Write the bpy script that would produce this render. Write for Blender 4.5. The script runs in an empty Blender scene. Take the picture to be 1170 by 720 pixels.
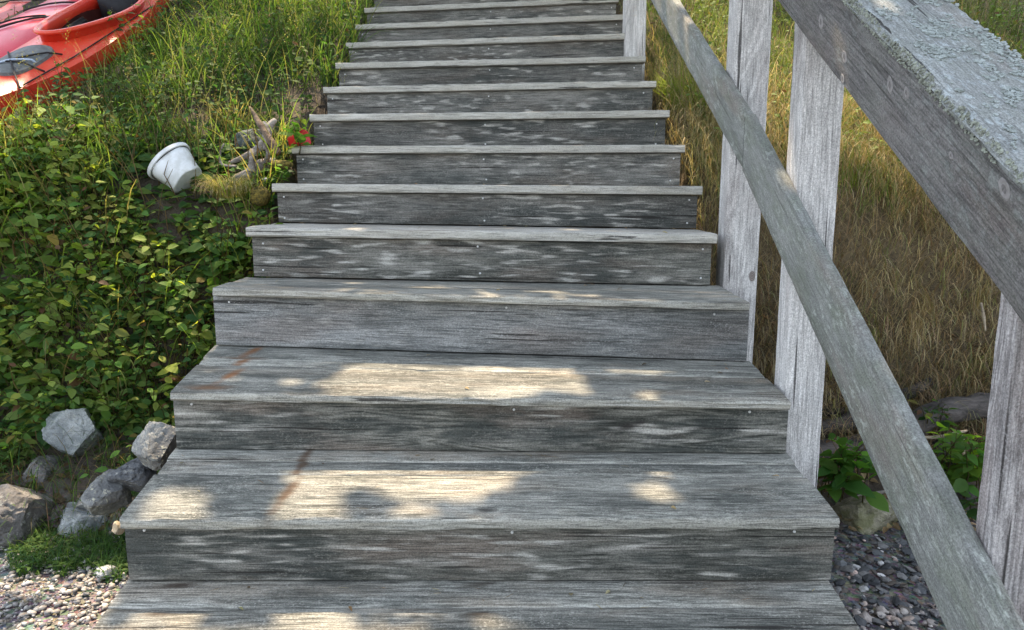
import bpy, bmesh, math, random
from mathutils import Vector, Matrix, noise
random.seed(7)
S = bpy.context.scene
COL = S.collection
R = random.random
U = random.uniform

# ------------------------------------------------------------------ camera
FPX, CU, CV = 850.0, 585.0, 360.0
PITCH = math.atan(135 / 850.0)
PC, PS = math.cos(PITCH), math.sin(PITCH)
cam = bpy.data.cameras.new('camera')
cam.lens = 36.0 * FPX / 1170.0
cam.sensor_width = 36.0
cam.clip_start = 0.02
cam.clip_end = 2000
camo = bpy.data.objects.new('camera', cam)
COL.objects.link(camo)
camo.rotation_euler = (math.pi / 2 - PITCH, 0, 0)
S.camera = camo

def at(u, v, y):
    """point at distance y from the viewpoint seen in direction (u, v) of the survey photo"""
    a = (u - CU) / FPX
    b = (CV - v) / FPX
    r = Vector((a, PC + b * PS, -PS + b * PC))
    return r * (y / r.y)

# ------------------------------------------------------------------ light
SUN_A, SUN_B = -0.10, 0.42                # sun direction: (a, b, 1)
sdir = Vector((SUN_A, SUN_B, 1)).normalized()
elev = math.asin(sdir.z)
azim = math.atan2(sdir.x, sdir.y)         # clockwise from +y
w = bpy.data.worlds.new("World")
S.world = w
w.use_nodes = True
nt = w.node_tree
bg = nt.nodes['Background']
sky = nt.nodes.new('ShaderNodeTexSky')
sky.sky_type = 'NISHITA'
sky.sun_disc = False
sky.sun_elevation = elev
sky.sun_rotation = azim
sky.air_density = 1.0
sky.dust_density = 1.2
hs = nt.nodes.new('ShaderNodeHueSaturation')
hs.inputs['Saturation'].default_value = 0.47
nt.links.new(sky.outputs[0], hs.inputs['Color'])
nt.links.new(hs.outputs[0], bg.inputs[0])
bg.inputs[1].default_value = 0.15
sl = bpy.data.lights.new('sun', 'SUN')
sl.energy = 3.1
sl.angle = math.radians(0.5)
sl.color = (1.0, 0.79, 0.56)
so = bpy.data.objects.new('sun', sl)
COL.objects.link(so)
so.rotation_euler = sdir.to_track_quat('Z', 'Y').to_euler()
S.view_settings.view_transform = 'Standard'
S.view_settings.look = 'None'
S.view_settings.exposure = 2.0
S.view_settings.gamma = 1.0
S.render.engine = 'CYCLES'
S.cycles.max_bounces = 6
S.cycles.transparent_max_bounces = 6

# ------------------------------------------------------------------ tagging
def tag(o, label=None, cat=None, group=None, kind=None):
    if label: o['label'] = label
    if cat: o['category'] = cat
    if group: o['group'] = group
    if kind: o['kind'] = kind
    return o

def empty(name, loc=(0, 0, 0), label=None, cat=None, group=None):
    o = bpy.data.objects.new(name, None)
    o.empty_display_size = 0.05
    COL.objects.link(o)
    o.location = loc
    return tag(o, label, cat, group)

def link(name, me, mat=None, parent=None, world=None):
    o = bpy.data.objects.new(name, me)
    COL.objects.link(o)
    if mat is not None:
        for m in (mat if isinstance(mat, (list, tuple)) else [mat]):
            me.materials.append(m)
    if parent is not None:
        o.parent = parent
        pm = Matrix.Translation(parent.location) @ parent.rotation_euler.to_matrix().to_4x4()
        q = parent.parent
        while q is not None:
            pm = (Matrix.Translation(q.location) @ q.rotation_euler.to_matrix().to_4x4()) @ pm
            q = q.parent
        o.matrix_basis = pm.inverted() @ (world if world is not None else Matrix())
    elif world is not None:
        o.matrix_basis = world
    return o

def mesh(name, vs, fs, smooth=False, tint=None):
    me = bpy.data.meshes.new(name)
    me.from_pydata(vs, [], fs)
    if smooth:
        me.polygons.foreach_set('use_smooth', [True] * len(me.polygons))
    if tint is not None:
        at_ = me.attributes.new('tint', 'FLOAT_COLOR', 'POINT')
        flat = []
        for c in tint:
            flat += [c[0], c[1], c[2], 1.0]
        at_.data.foreach_set('color', flat)
    me.update()
    return me

# ------------------------------------------------------------------ node helpers
class NT:
    def __init__(s, name):
        s.m = bpy.data.materials.new(name)
        s.m.use_nodes = True
        s.t = s.m.node_tree
        s.b = s.t.nodes['Principled BSDF']
        s.out = s.t.nodes['Material Output']
    def n(s, typ, **kw):
        x = s.t.nodes.new(typ)
        for k, v in kw.items():
            setattr(x, k, v)
        return x
    def l(s, a, b):
        s.t.links.new(a, b)
    def math(s, op, a, b=None, clamp=False):
        x = s.n('ShaderNodeMath', operation=op, use_clamp=clamp)
        for i, v in enumerate((a, b)):
            if v is None: continue
            if hasattr(v, 'links'): s.l(v, x.inputs[i])
            else: x.inputs[i].default_value = v
        return x.outputs[0]
    def mix(s, f, a, b, blend='MIX'):
        x = s.n('ShaderNodeMix', data_type='RGBA', blend_type=blend)
        for sock, v in ((x.inputs[0], f), (x.inputs[6], a), (x.inputs[7], b)):
            if hasattr(v, 'links'): s.l(v, sock)
            elif isinstance(v, (int, float)): sock.default_value = v
            else: sock.default_value = (v[0], v[1], v[2], 1)
        return x.outputs[2]
    def ramp(s, f, lo, hi):
        x = s.n('ShaderNodeMapRange', interpolation_type='SMOOTHSTEP')
        s.l(f, x.inputs[0])
        x.inputs[1].default_value = lo
        x.inputs[2].default_value = hi
        return x.outputs[0]
    def noise(s, vec, scale=1.0, detail=4.0, rough=0.55, dist=0.0):
        x = s.n('ShaderNodeTexNoise')
        s.l(vec, x.inputs['Vector'])
        x.inputs['Scale'].default_value = scale
        x.inputs['Detail'].default_value = detail
        x.inputs['Roughness'].default_value = rough
        x.inputs['Distortion'].default_value = dist
        return x.outputs['Fac']
    def map(s, vec, sc, loc=(0, 0, 0)):
        x = s.n('ShaderNodeMapping')
        s.l(vec, x.inputs[0])
        x.inputs['Scale'].default_value = sc
        x.inputs['Location'].default_value = loc
        return x.outputs[0]
    def bump(s, h, strength, dist, prev=None):
        x = s.n('ShaderNodeBump')
        x.inputs['Strength'].default_value = strength
        x.inputs['Distance'].default_value = dist
        s.l(h, x.inputs['Height'])
        if prev is not None: s.l(prev, x.inputs['Normal'])
        return x.outputs[0]

def wood(name, dark, light, warm=(0.36, 0.29, 0.21), blotch=0.0, stain=0.0, rings=0.5, lichen=0.0, lichen_col=(0.36, 0.42, 0.40),
         green=0.0, knots=(), rust=(), grain=1.0, spots=(), rough=0.85, crack=0.85, edge=0.0):
    """weathered timber; grain runs along the local X of each board"""
    t = NT(name)
    tc = t.n('ShaderNodeTexCoord')
    oi = t.n('ShaderNodeObjectInfo')
    rv = t.n('ShaderNodeCombineXYZ')
    t.l(t.math('MULTIPLY', oi.outputs['Random'], 37.0), rv.inputs[0])
    t.l(t.math('MULTIPLY', oi.outputs['Random'], 91.0), rv.inputs[1])
    t.l(t.math('MULTIPLY', oi.outputs['Random'], 13.0), rv.inputs[2])
    ad = t.n('ShaderNodeVectorMath', operation='ADD')
    t.l(tc.outputs['Object'], ad.inputs[0]); t.l(rv.outputs[0], ad.inputs[1])
    P = ad.outputs[0]
    OB = tc.outputs['Object']
    fib = t.noise(t.map(P, (5, 150, 150)), 1, 5, 0.65)
    fine = t.noise(t.map(P, (14, 420, 420)), 1, 3, 0.6)
    wav = t.noise(t.map(P, (1.3, 11, 11)), 1, 2, 0.45, 0.6)
    ring = t.math('SINE', t.math('MULTIPLY', wav, 75.0))
    ring = t.math('MULTIPLY', t.math('ADD', ring, 1.0), 0.5)
    big = t.noise(t.map(P, (1.6, 6, 6)), 1, 4, 0.6)
    mid = t.noise(t.map(P, (6, 26, 26)), 1, 4, 0.65)
    v = t.math('ADD', t.math('MULTIPLY', fib, 0.62 * grain), t.math('MULTIPLY', fine, 0.30 * grain))
    grit = t.noise(t.map(P, (150, 380, 380)), 1, 3, 0.7)
    strk = t.noise(t.map(P, (24, 210, 210), (3, 1, 6)), 1, 4, 0.7)
    v = t.math('ADD', v, t.math('MULTIPLY', t.math('ADD', t.math('MULTIPLY', grit, 0.35), t.math('MULTIPLY', strk, 0.65)), 0.8))
    v = t.math('ADD', v, t.math('MULTIPLY', ring, 0.22 * rings))
    v = t.math('ADD', v, t.math('MULTIPLY', big, 0.55))
    v = t.math('ADD', v, t.math('MULTIPLY', mid, 0.35))
    tot = (0.62 * grain + 0.30 * grain + 0.22 * rings + 0.55 + 0.35 + 0.8) * 0.5
    v = t.ramp(v, tot - 0.30, tot + 0.29)
    col = t.mix(v, dark, light)
    wr = t.noise(t.map(P, (2.2, 9, 9), (5, 5, 5)), 1, 3, 0.5)
    col = t.mix(t.math('MULTIPLY', t.ramp(wr, 0.46, 0.68), 0.55), col, t.mix(v, [c * 0.55 for c in warm], warm))
    # per board tone
    tone = t.math('ADD', t.math('MULTIPLY', t.math('FRACT', t.math('MULTIPLY', oi.outputs['Random'], 17.3)), 0.34), 0.83)
    cx = t.n('ShaderNodeCombineColor')
    for i in range(3): t.l(tone, cx.inputs[i])
    col = t.mix(1.0, col, cx.outputs[0], 'MULTIPLY')
    if stain:      # dark algae and soot stains
        st = t.noise(t.map(P, (2.0, 7, 7), (9, 1, 3)), 1, 5, 0.68)
        sm = t.math('MULTIPLY', t.ramp(st, 0.45, 0.62), stain)
        col = t.mix(sm, col, t.mix(fib, (0.018, 0.022, 0.022), (0.075, 0.085, 0.078)))
    if blotch:     # pale worn lenses where the skin of the board is rubbed off
        stv = t.n('ShaderNodeCombineXYZ')
        t.l(t.math('ADD', 6.0, t.math('MULTIPLY', t.math('FRACT', t.math('MULTIPLY', oi.outputs['Random'], 7.7)), 10.0)), stv.inputs[0])
        stv.inputs[1].default_value = 58; stv.inputs[2].default_value = 58
        mv = t.n('ShaderNodeVectorMath', operation='MULTIPLY')
        t.l(P, mv.inputs[0]); t.l(stv.outputs[0], mv.inputs[1])
        bl = t.noise(mv.outputs[0], 1, 2, 0.35, 0.0)
        zone = t.ramp(t.noise(t.map(P, (1.7, 3.0, 3.0), (4, 4, 9)), 1, 2, 0.5), 0.42, 0.56)
        bm = t.math('MULTIPLY', t.math('MULTIPLY', t.ramp(bl, 0.53, 0.72), zone), blotch)
        bm = t.math('MULTIPLY', bm, t.math('ADD', t.math('MULTIPLY', fib, 1.2), t.math('MULTIPLY', grit, 0.65)), True)
        col = t.mix(bm, col, (0.44, 0.43, 0.39))
        soft = t.ramp(t.noise(t.map(P, (3.2, 17, 17), (8, 2, 2)), 1, 5, 0.65), 0.52, 0.68)
        col = t.mix(t.math('MULTIPLY', soft, t.math('MULTIPLY', fib, 0.75 * blotch)), col, (0.36, 0.345, 0.31))
    if green:
        g = t.noise(t.map(P, (9, 18, 18), (1, 8, 2)), 1, 5, 0.7)
        col = t.mix(t.math('MULTIPLY', t.ramp(g, 0.40, 0.66), green), col, (0.16, 0.185, 0.135))
    if lichen:
        li = t.noise(t.map(P, (34, 70, 70), (3, 3, 3)), 1, 4, 0.62)
        lz = t.ramp(t.noise(t.map(P, (5, 10, 10), (6, 2, 2)), 1, 3, 0.6), 0.36, 0.66)
        lm = t.math('MULTIPLY', t.math('MULTIPLY', t.ramp(li, 0.50, 0.64), lz), lichen, True)
        col = t.mix(lm, col, lichen_col)
    iso = t.noise(t.map(P, (240, 260, 260), (1, 1, 8)), 1, 4, 0.75)
    isoc = t.n('ShaderNodeCombineColor')
    isv = t.math('ADD', t.math('MULTIPLY', t.ramp(iso, 0.30, 0.70), 0.75), 0.63)
    for i in range(3): t.l(isv, isoc.inputs[i])
    col = t.mix(1.0, col, isoc.outputs[0], 'MULTIPLY')
    if edge:      # pale crust of lichen along the exposed nosing
        sn = t.n('ShaderNodeSeparateXYZ'); t.l(tc.outputs['Normal'], sn.inputs[0])
        em = t.ramp(t.math('MULTIPLY', sn.outputs['Y'], -1.0), 0.25, 0.75)
        em = t.math('MULTIPLY', em, t.math('ADD', t.math('MULTIPLY', t.ramp(iso, 0.35, 0.65), 0.55), 0.35))
        col = t.mix(t.math('MULTIPLY', em, edge), col, (0.50, 0.49, 0.43))
    # checks (long dark cracks)
    ck = t.noise(t.map(P, (1.6, 60, 60), (7, 2, 5)), 1, 2, 0.5)
    cm = t.ramp(ck, 0.665, 0.70)
    col = t.mix(t.math('MULTIPLY', cm, crack), col, (0.02, 0.018, 0.016))
    hgt = t.math('SUBTRACT', t.math('ADD', t.math('MULTIPLY', fib, 0.7), t.math('MULTIPLY', ring, 0.15 * rings)), t.math('MULTIPLY', cm, 0.9))
    if lichen:
        hgt = t.math('ADD', hgt, t.math('MULTIPLY', lm, 0.5))
    # fine grit: dark pores along the grain and pale crusty specks
    pore = t.ramp(t.noise(t.map(P, (9, 280, 280), (8, 3, 2)), 1, 4, 0.75), 0.50, 0.68)
    col = t.mix(t.math('MULTIPLY', pore, 0.6 * min(1.0, grain)), col, [c * 0.45 for c in dark])
    spk = t.math('MULTIPLY', t.ramp(t.noise(t.map(P, (130, 200, 200), (2, 9, 4)), 1, 3, 0.7), 0.53, 0.66), t.ramp(t.noise(t.map(P, (7, 16, 16), (5, 2, 7)), 1, 3, 0.6), 0.42, 0.62))
    col = t.mix(t.math('MULTIPLY', spk, 0.5), col, [min(0.55, c * 1.35) for c in light])
    hgt = t.math('SUBTRACT', hgt, t.math('MULTIPLY', pore, 0.5))
    for (kx, ky, kr, kc) in knots:
        s_ = t.n('ShaderNodeVectorMath', operation='SUBTRACT')
        t.l(OB, s_.inputs[0]); s_.inputs[1].default_value = (kx, ky, 0)
        q = t.map(s_.outputs[0], (0.62, 1, 0))
        ln = t.n('ShaderNodeVectorMath', operation='LENGTH'); t.l(q, ln.inputs[0])
        d = t.math('ADD', ln.outputs['Value'], t.math('MULTIPLY', t.math('SUBTRACT', mid, 0.5), kr * 0.5))
        rr = t.math('ADD', t.math('MULTIPLY', t.math('SINE', t.math('MULTIPLY', d, 22.0 / kr)), 0.5), 0.5)
        col = t.mix(t.math('SUBTRACT', 1.0, t.ramp(d, kr * 0.75, kr * 1.15)), col, t.mix(rr, [c * 0.35 for c in kc], kc))
    for (x0, y0, x1, y1, rw, rc) in rust:      # drips of rust from old nails
        s_ = t.n('ShaderNodeVectorMath', operation='SUBTRACT')
        t.l(OB, s_.inputs[0]); s_.inputs[1].default_value = ((x0 + x1) / 2, (y0 + y1) / 2, 0)
        ro = t.n('ShaderNodeVectorRotate', rotation_type='Z_AXIS')
        t.l(s_.outputs[0], ro.inputs['Vector'])
        ro.inputs['Angle'].default_value = -math.atan2(y1 - y0, x1 - x0)
        L = math.hypot(x1 - x0, y1 - y0) / 2
        q = t.map(ro.outputs[0], (1 / L, 1 / rw, 0))
        ln = t.n('ShaderNodeVectorMath', operation='LENGTH'); t.l(q, ln.inputs[0])
        d = t.math('ADD', ln.outputs['Value'], t.math('MULTIPLY', t.math('SUBTRACT', mid, 0.5), 1.5))
        d = t.math('ADD', d, t.math('MULTIPLY', t.math('SUBTRACT', fib, 0.5), 0.8))
        col = t.mix(t.math('MULTIPLY', t.math('SUBTRACT', 1.0, t.ramp(d, 0.0, 1.25)), 0.85), col, rc)
    t.l(col, t.b.inputs['Base Color'])
    t.b.inputs['Roughness'].default_value = rough
    t.b.inputs['Specular IOR Level'].default_value = 0.28
    t.l(t.bump(hgt, 0.7, 0.004), t.b.inputs['Normal'])
    return t.m

def plain(name, col, rough=0.6, var=0.0, scale=20.0, spec=0.4, bump=0.0, col2=None):
    t = NT(name)
    tc = t.n('ShaderNodeTexCoord')
    nz = t.noise(tc.outputs['Object'], scale, 5, 0.65)
    c2 = col2 or [c * (1 - var) for c in col]
    t.l(t.mix(t.ramp(nz, 0.35, 0.65), c2, col), t.b.inputs['Base Color'])
    t.b.inputs['Roughness'].default_value = rough
    t.b.inputs['Specular IOR Level'].default_value = spec
    if bump:
        t.l(t.bump(nz, bump, 0.01), t.b.inputs['Normal'])
    return t.m

def leafmat(name, trans=0.45, rough=0.45, spec=0.35, tcol=(1.35, 1.3, 0.55)):
    t = NT(name)
    a = t.n('ShaderNodeAttribute', attribute_name='tint')
    tc = t.n('ShaderNodeTexCoord')
    nz = t.noise(tc.outputs['Object'], 60, 3, 0.6)
    c = t.mix(t.math('MULTIPLY', t.ramp(nz, 0.5, 0.75), 0.35), a.outputs['Color'], t.mix(1.0, a.outputs['Color'], (0.55, 0.6, 0.5), 'MULTIPLY'))
    t.l(c, t.b.inputs['Base Color'])
    t.b.inputs['Roughness'].default_value = rough
    t.b.inputs['Specular IOR Level'].default_value = spec
    tr = t.n('ShaderNodeBsdfTranslucent')
    t.l(t.mix(1.0, c, tcol, 'MULTIPLY'), tr.inputs[0])
    mx = t.n('ShaderNodeMixShader')
    mx.inputs[0].default_value = trans
    t.l(t.b.outputs[0], mx.inputs[1]); t.l(tr.outputs[0], mx.inputs[2])
    t.l(mx.outputs[0], t.out.inputs[0])
    return t.m

def rockmat(name, dark, light, lich=(0.42, 0.44, 0.38), amount=0.5, moss=0.0):
    t = NT(name)
    tc = t.n('ShaderNodeTexCoord')
    oi = t.n('ShaderNodeObjectInfo')
    ad = t.n('ShaderNodeVectorMath', operation='ADD')
    cmb = t.n('ShaderNodeCombineXYZ')
    t.l(t.math('MULTIPLY', oi.outputs['Random'], 31.0), cmb.inputs[0])
    t.l(tc.outputs['Object'], ad.inputs[0]); t.l(cmb.outputs[0], ad.inputs[1])
    P = ad.outputs[0]
    a = t.noise(P, 9, 6, 0.65)
    b = t.noise(P, 70, 4, 0.7)
    c = t.noise(P, 220, 2, 0.6)
    vein = t.noise(t.map(P, (4, 9, 26)), 1, 4, 0.6, 0.8)
    col = t.mix(t.ramp(a, 0.35, 0.65), dark, light)
    col = t.mix(t.math('MULTIPLY', t.ramp(c, 0.5, 0.7), 0.5), col, [x * 0.45 for x in dark])
    col = t.mix(t.math('MULTIPLY', t.ramp(vein, 0.56, 0.70), 0.6), col, [x * 0.4 for x in dark])
    col = t.mix(t.math('MULTIPLY', t.ramp(vein, 0.40, 0.33), 0.45), col, [x * 1.25 for x in light])
    sp = t.math('MULTIPLY', t.ramp(b, 0.54, 0.66), t.ramp(t.noise(P, 14, 3, 0.6), 0.38, 0.6))
    col = t.mix(t.math('MULTIPLY', sp, amount), col, lich)
    if moss:
        mo = t.ramp(t.noise(P, 11, 5, 0.7), 0.42, 0.6)
        col = t.mix(t.math('MULTIPLY', mo, moss), col, (0.13, 0.135, 0.05))
    t.l(col, t.b.inputs['Base Color'])
    t.b.inputs['Roughness'].default_value = 0.85
    h = t.math('ADD', a, t.math('MULTIPLY', b, 0.35))
    t.l(t.bump(h, 0.9, 0.02), t.b.inputs['Normal'])
    return t.m

# ------------------------------------------------------------------ board builder
def slab(name, FL, FR, BL, BR, T, mat, parent, r=0.004, nx=48, jit=0.0012, seed=None, cham=None):
    """a sawn board: top face FL-FR-BR-BL, thickness T below it, rounded arrises, slightly uneven.
    local X = along the board, Y = across, Z = face normal"""
    FL, FR, BL, BR = map(Vector, (FL, FR, BL, BR))
    c = (FL + FR + BL + BR) / 4
    X = ((FR - FL) + (BR - BL)).normalized()
    Y = ((BL - FL) + (BR - FR)); Y = (Y - X * Y.dot(X)).normalized()
    Z = X.cross(Y)
    M = Matrix((X, Y, Z)).transposed().to_4x4()
    M.translation = c
    Mi = M.inverted()
    q = [Mi @ p for p in (FL, FR, BL, BR)]
    sd = U(0, 100) if seed is None else seed
    k = 0.3 * r
    vs, fs = [], []
    ring = None
    for i in range(nx + 1):
        u = i / nx
        f = q[0].lerp(q[1], u)
        b = q[2].lerp(q[3], u)
        wd = (b - f).length
        er = min(r / wd, 0.4)
        e3 = k / wd
        prof = [(er, 0), (e3, -k), (0, -r), (0, -T * 0.5), (0, -T + r), (e3, -T + k), (er, -T),
                (0.5, -T),
                (1 - er, -T), (1 - e3, -T + k), (1, -T + r), (1, -T * 0.5), (1, -r), (1 - e3, -k), (1 - er, 0),
                (0.75, 0), (0.5, 0), (0.25, 0)]
        ring = len(prof)
        x_end = 0.0
        if i == 0: x_end = 0.001
        for j, (a, h) in enumerate(prof):
            p = f.lerp(b, a)
            nv = noise.noise(Vector((p.x * 9 + sd, j * 0.9, sd)))
            nv2 = noise.noise(Vector((p.x * 34 + sd, j * 1.7, sd * 2)))
            d = jit * (nv * 1.6 + nv2)
            edge = 1.0 if j not in (7, 15, 16, 17) else 0.4
            yy = p.y + (d * edge if a < 0.5 else -d * edge)
            zz = p.z + h - (abs(d) * edge * 1.3 if h > -T * 0.4 and edge == 1.0 else 0)
            vs.append((p.x, yy, zz))
    for i in range(nx):
        for j in range(ring):
            j2 = (j + 1) % ring
            a0 = i * ring
            fs.append((a0 + j, a0 + ring + j, a0 + ring + j2, a0 + j2))
    n0 = len(vs)
    for i in (0, nx):
        base = i * ring
        cx = sum(vs[base + j][0] for j in range(ring)) / ring
        cy = sum(vs[base + j][1] for j in range(ring)) / ring
        cz = sum(vs[base + j][2] for j in range(ring)) / ring
        vs.append((cx + (0.0008 if i else -0.0008), cy, cz))
    for j in range(ring):
        j2 = (j + 1) % ring
        fs.append((n0, j, j2))
        fs.append((n0 + 1, nx * ring + j2, nx * ring + j))
    me = mesh(name, vs, fs, smooth=True)
    try:
        me.set_sharp_from_angle(angle=math.radians(38))
    except Exception:
        pass
    bm = bmesh.new(); bm.from_mesh(me); bmesh.ops.recalc_face_normals(bm, faces=bm.faces); bm.to_mesh(me); bm.free()
    return link(name, me, mat, parent, M)

def dots(points, r, normal):
    bm = bmesh.new()
    for p in points:
        m = Matrix.Translation(p) @ Vector(normal).to_track_quat('Z', 'Y').to_matrix().to_4x4()
        bmesh.ops.create_cone(bm, cap_ends=True, segments=8, radius1=r, radius2=r * 0.6, depth=0.004, matrix=m)
    return bm

def bm_link(name, bm, mat, parent=None, world=None, smooth=False):
    me = bpy.data.meshes.new(name)
    bm.to_mesh(me); bm.free()
    if smooth: me.polygons.foreach_set('use_smooth', [True] * len(me.polygons))
    return link(name, me, mat, parent, world)

def tube_data(pts, rads, seg=8, vs=None, fs=None, lump=0.0, sd=0.0):
    vs = [] if vs is None else vs
    fs = [] if fs is None else fs
    base = len(vs)
    n = len(pts)
    up = Vector((0.31, 0.17, 0.93))
    for i, p in enumerate(pts):
        d = (pts[min(i + 1, n - 1)] - pts[max(i - 1, 0)]).normalized()
        a = d.cross(up)
        if a.length < 0.05: a = d.cross(Vector((1, 0, 0)))
        a.normalize(); b = d.cross(a)
        for j in range(seg):
            an = 2 * math.pi * j / seg
            q = (a * math.cos(an) + b * math.sin(an))
            rr = rads[i]
            if lump:
                rr *= 1 + lump * noise.noise(Vector((p.x * 14 + sd, p.y * 14 + q.x * 1.4, p.z * 14 + q.z * 1.4)))
            vs.append(tuple(p + q * rr))
    for i in range(n - 1):
        for j in range(seg):
            j2 = (j + 1) % seg
            fs.append((base + i * seg + j, base + i * seg + j2, base + (i + 1) * seg + j2, base + (i + 1) * seg + j))
    fs.append(tuple(base + j for j in range(seg))[::-1])
    fs.append(tuple(base + (n - 1) * seg + j for j in range(seg)))
    return vs, fs

def spline(ctrl, n):
    """Catmull-Rom through control points (Vector, radius)"""
    P = [c[0] for c in ctrl]; Rr = [c[1] for c in ctrl]
    out, rad = [], []
    m = len(P) - 1
    for k in range(n + 1):
        t = k / n * m
        i = min(int(t), m - 1); f = t - i
        p0 = P[max(i - 1, 0)]; p1 = P[i]; p2 = P[i + 1]; p3 = P[min(i + 2, m)]
        out.append(0.5 * ((2 * p1) + (p2 - p0) * f + (2 * p0 - 5 * p1 + 4 * p2 - p3) * f * f + (3 * p1 - p0 - 3 * p2 + p3) * f ** 3))
        rad.append(Rr[i] * (1 - f) + Rr[i + 1] * f)
    return out, rad

# ================================================================== STAIRCASE
GZ = -1.2
Wt = 1.8
# front top corners of each tread (left, right)
NOSE = {
    0: (Vector((-0.985, 1.405, -1.032)), Vector((0.825, 1.405, -1.030))),
    1: (at(136, 592.5, 1.754), at(960, 592, 1.754)),
    2: (at(194, 448, 2.091), at(904, 459, 2.091)),
    3: (at(242.5, 329, 2.469), at(857, 346, 2.469)),
}
px = {4: ((280.4, 259.5), (820, 267.5)), 5: ((310.3, 209.4), (803, 212.6)), 6: ((333, 166.4), (783, 165)), 7: ((353.3, 130.3), (765.3, 125.4)),
      8: ((369, 98.8), (750, 91.4)), 9: ((383, 71.5), (737.8, 63.4)), 10: ((395, 48.4), (726.7, 37.2)), 11: ((405.5, 27.6), (716, 15.8)), 12: ((416, 8.6), (707, -4))}
DY = {4: 0.05, 5: 0.08, 6: 0.10, 7: 0.12}
for k, (a, b) in px.items():
    y = 2.85 + 0.335 * (k - 4)
    d = DY.get(k, 0.12)
    NOSE[k] = (at(*a, y + d / 2), at(*b, y - d / 2))
for k in range(13, 17):
    stp = (NOSE[12][0] - NOSE[9][0]) / 3, (NOSE[12][1] - NOSE[9][1]) / 3
    NOSE[k] = (NOSE[k - 1][0] + stp[0], NOSE[k - 1][1] + stp[1])
# back corners of the treads = foot of the riser above
BACK = {0: (at(141.5, 668, 1.779), at(953, 667.5, 1.779)),
        1: (at(197, 516, 2.116), at(903, 521.5, 2.116)),
        2: (at(245, 396.4, 2.494), at(858, 414.7, 2.494)),
        3: (at(278, 316.7, 2.90), at(822, 326.7, 2.86))}
for k in range(4, 16):
    n = NOSE[k + 1]
    BACK[k] = (Vector((NOSE[k][0].x, n[0].y + 0.025, NOSE[k][0].z + 0.004)), Vector((NOSE[k][1].x, n[1].y + 0.025, NOSE[k][1].z + 0.004)))
BACK[16] = (NOSE[16][0] + Vector((0, 0.33, 0)), NOSE[16][1] + Vector((0, 0.33, 0)))
TT = {0: 0.034, 1: 0.034, 2: 0.029, 3: 0.028}

TREAD_D, TREAD_L = (0.075, 0.079, 0.069), (0.41, 0.412, 0.365)
m_tread = wood('weathered_tread', TREAD_D, TREAD_L, warm=(0.38, 0.325, 0.25), edge=0.8, stain=0.55, blotch=0.25, rings=0.5, grain=1.15)
m_tread_up = wood('weathered_tread_upper', (0.24, 0.235, 0.21), (0.66, 0.64, 0.58), warm=(0.42, 0.36, 0.28), edge=0.9, stain=0.35, blotch=0.4, rings=0.3, lichen=0.35, lichen_col=(0.45, 0.47, 0.42))
m_tread1 = wood('weathered_tread_rust', TREAD_D, TREAD_L, warm=(0.38, 0.325, 0.25), edge=0.8, stain=0.65, blotch=0.25, rings=0.5, grain=1.15, lichen=0.4, lichen_col=(0.40, 0.42, 0.37),
                rust=((-0.50, 0.14, -0.53, -0.13, 0.020, (0.085, 0.05, 0.028)), (0.05, -0.075, -0.02, -0.078, 0.016, (0.03, 0.028, 0.025)), (0.12, 0.155, -0.02, 0.155, 0.02, (0.035, 0.035, 0.03)), (0.72, 0.13, 0.60, 0.13, 0.02, (0.04, 0.04, 0.035))))
m_tread2 = wood('weathered_tread_orange_rust', TREAD_D, TREAD_L, warm=(0.38, 0.325, 0.25), edge=0.8, stain=0.65, blotch=0.2, rings=0.5, grain=1.15, lichen=0.4, lichen_col=(0.40, 0.42, 0.37),
                rust=((-0.75, 0.115, -0.80, -0.075, 0.022, (0.20, 0.085, 0.028)), (-0.70, -0.075, -0.90, -0.08, 0.026, (0.15, 0.085, 0.045))))
m_tread0 = wood('weathered_tread_stained', TREAD_D, TREAD_L, warm=(0.38, 0.325, 0.25), edge=0.8, stain=0.6, blotch=0.2, rings=0.7, grain=1.15,
                rust=((0.70, 0.10, 0.56, 0.10, 0.018, (0.03, 0.028, 0.025)), (-0.83, 0.02, -0.72, 0.03, 0.014, (0.05, 0.035, 0.025)), (-0.05, 0.02, 0.06, 0.03, 0.014, (0.045, 0.035, 0.025))))
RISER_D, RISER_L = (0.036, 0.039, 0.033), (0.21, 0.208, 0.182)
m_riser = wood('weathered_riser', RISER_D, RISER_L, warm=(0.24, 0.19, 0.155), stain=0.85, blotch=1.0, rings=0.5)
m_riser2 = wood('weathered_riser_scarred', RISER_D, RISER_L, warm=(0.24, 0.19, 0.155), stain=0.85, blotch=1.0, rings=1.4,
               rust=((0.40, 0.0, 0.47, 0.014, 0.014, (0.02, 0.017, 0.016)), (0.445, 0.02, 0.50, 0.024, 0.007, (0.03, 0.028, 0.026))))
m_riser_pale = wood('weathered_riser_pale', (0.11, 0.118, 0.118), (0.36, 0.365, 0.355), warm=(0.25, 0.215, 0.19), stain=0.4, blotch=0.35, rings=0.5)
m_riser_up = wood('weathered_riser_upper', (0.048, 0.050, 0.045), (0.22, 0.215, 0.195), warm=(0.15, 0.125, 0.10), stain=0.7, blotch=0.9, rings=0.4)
m_dark = wood('dark_stringer_timber', (0.06, 0.055, 0.05), (0.16, 0.15, 0.14), stain=0.6)  # darker timber tone for the stringers
m_nail = plain('galvanised_nail', (0.62, 0.63, 0.62), rough=0.4)

stair = empty('staircase', (-0.08, 1.4, GZ), 'long straight flight of weathered grey timber steps climbing a grassy bank', 'staircase')

def lerp(a, b, t): return a + (b - a) * t

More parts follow.
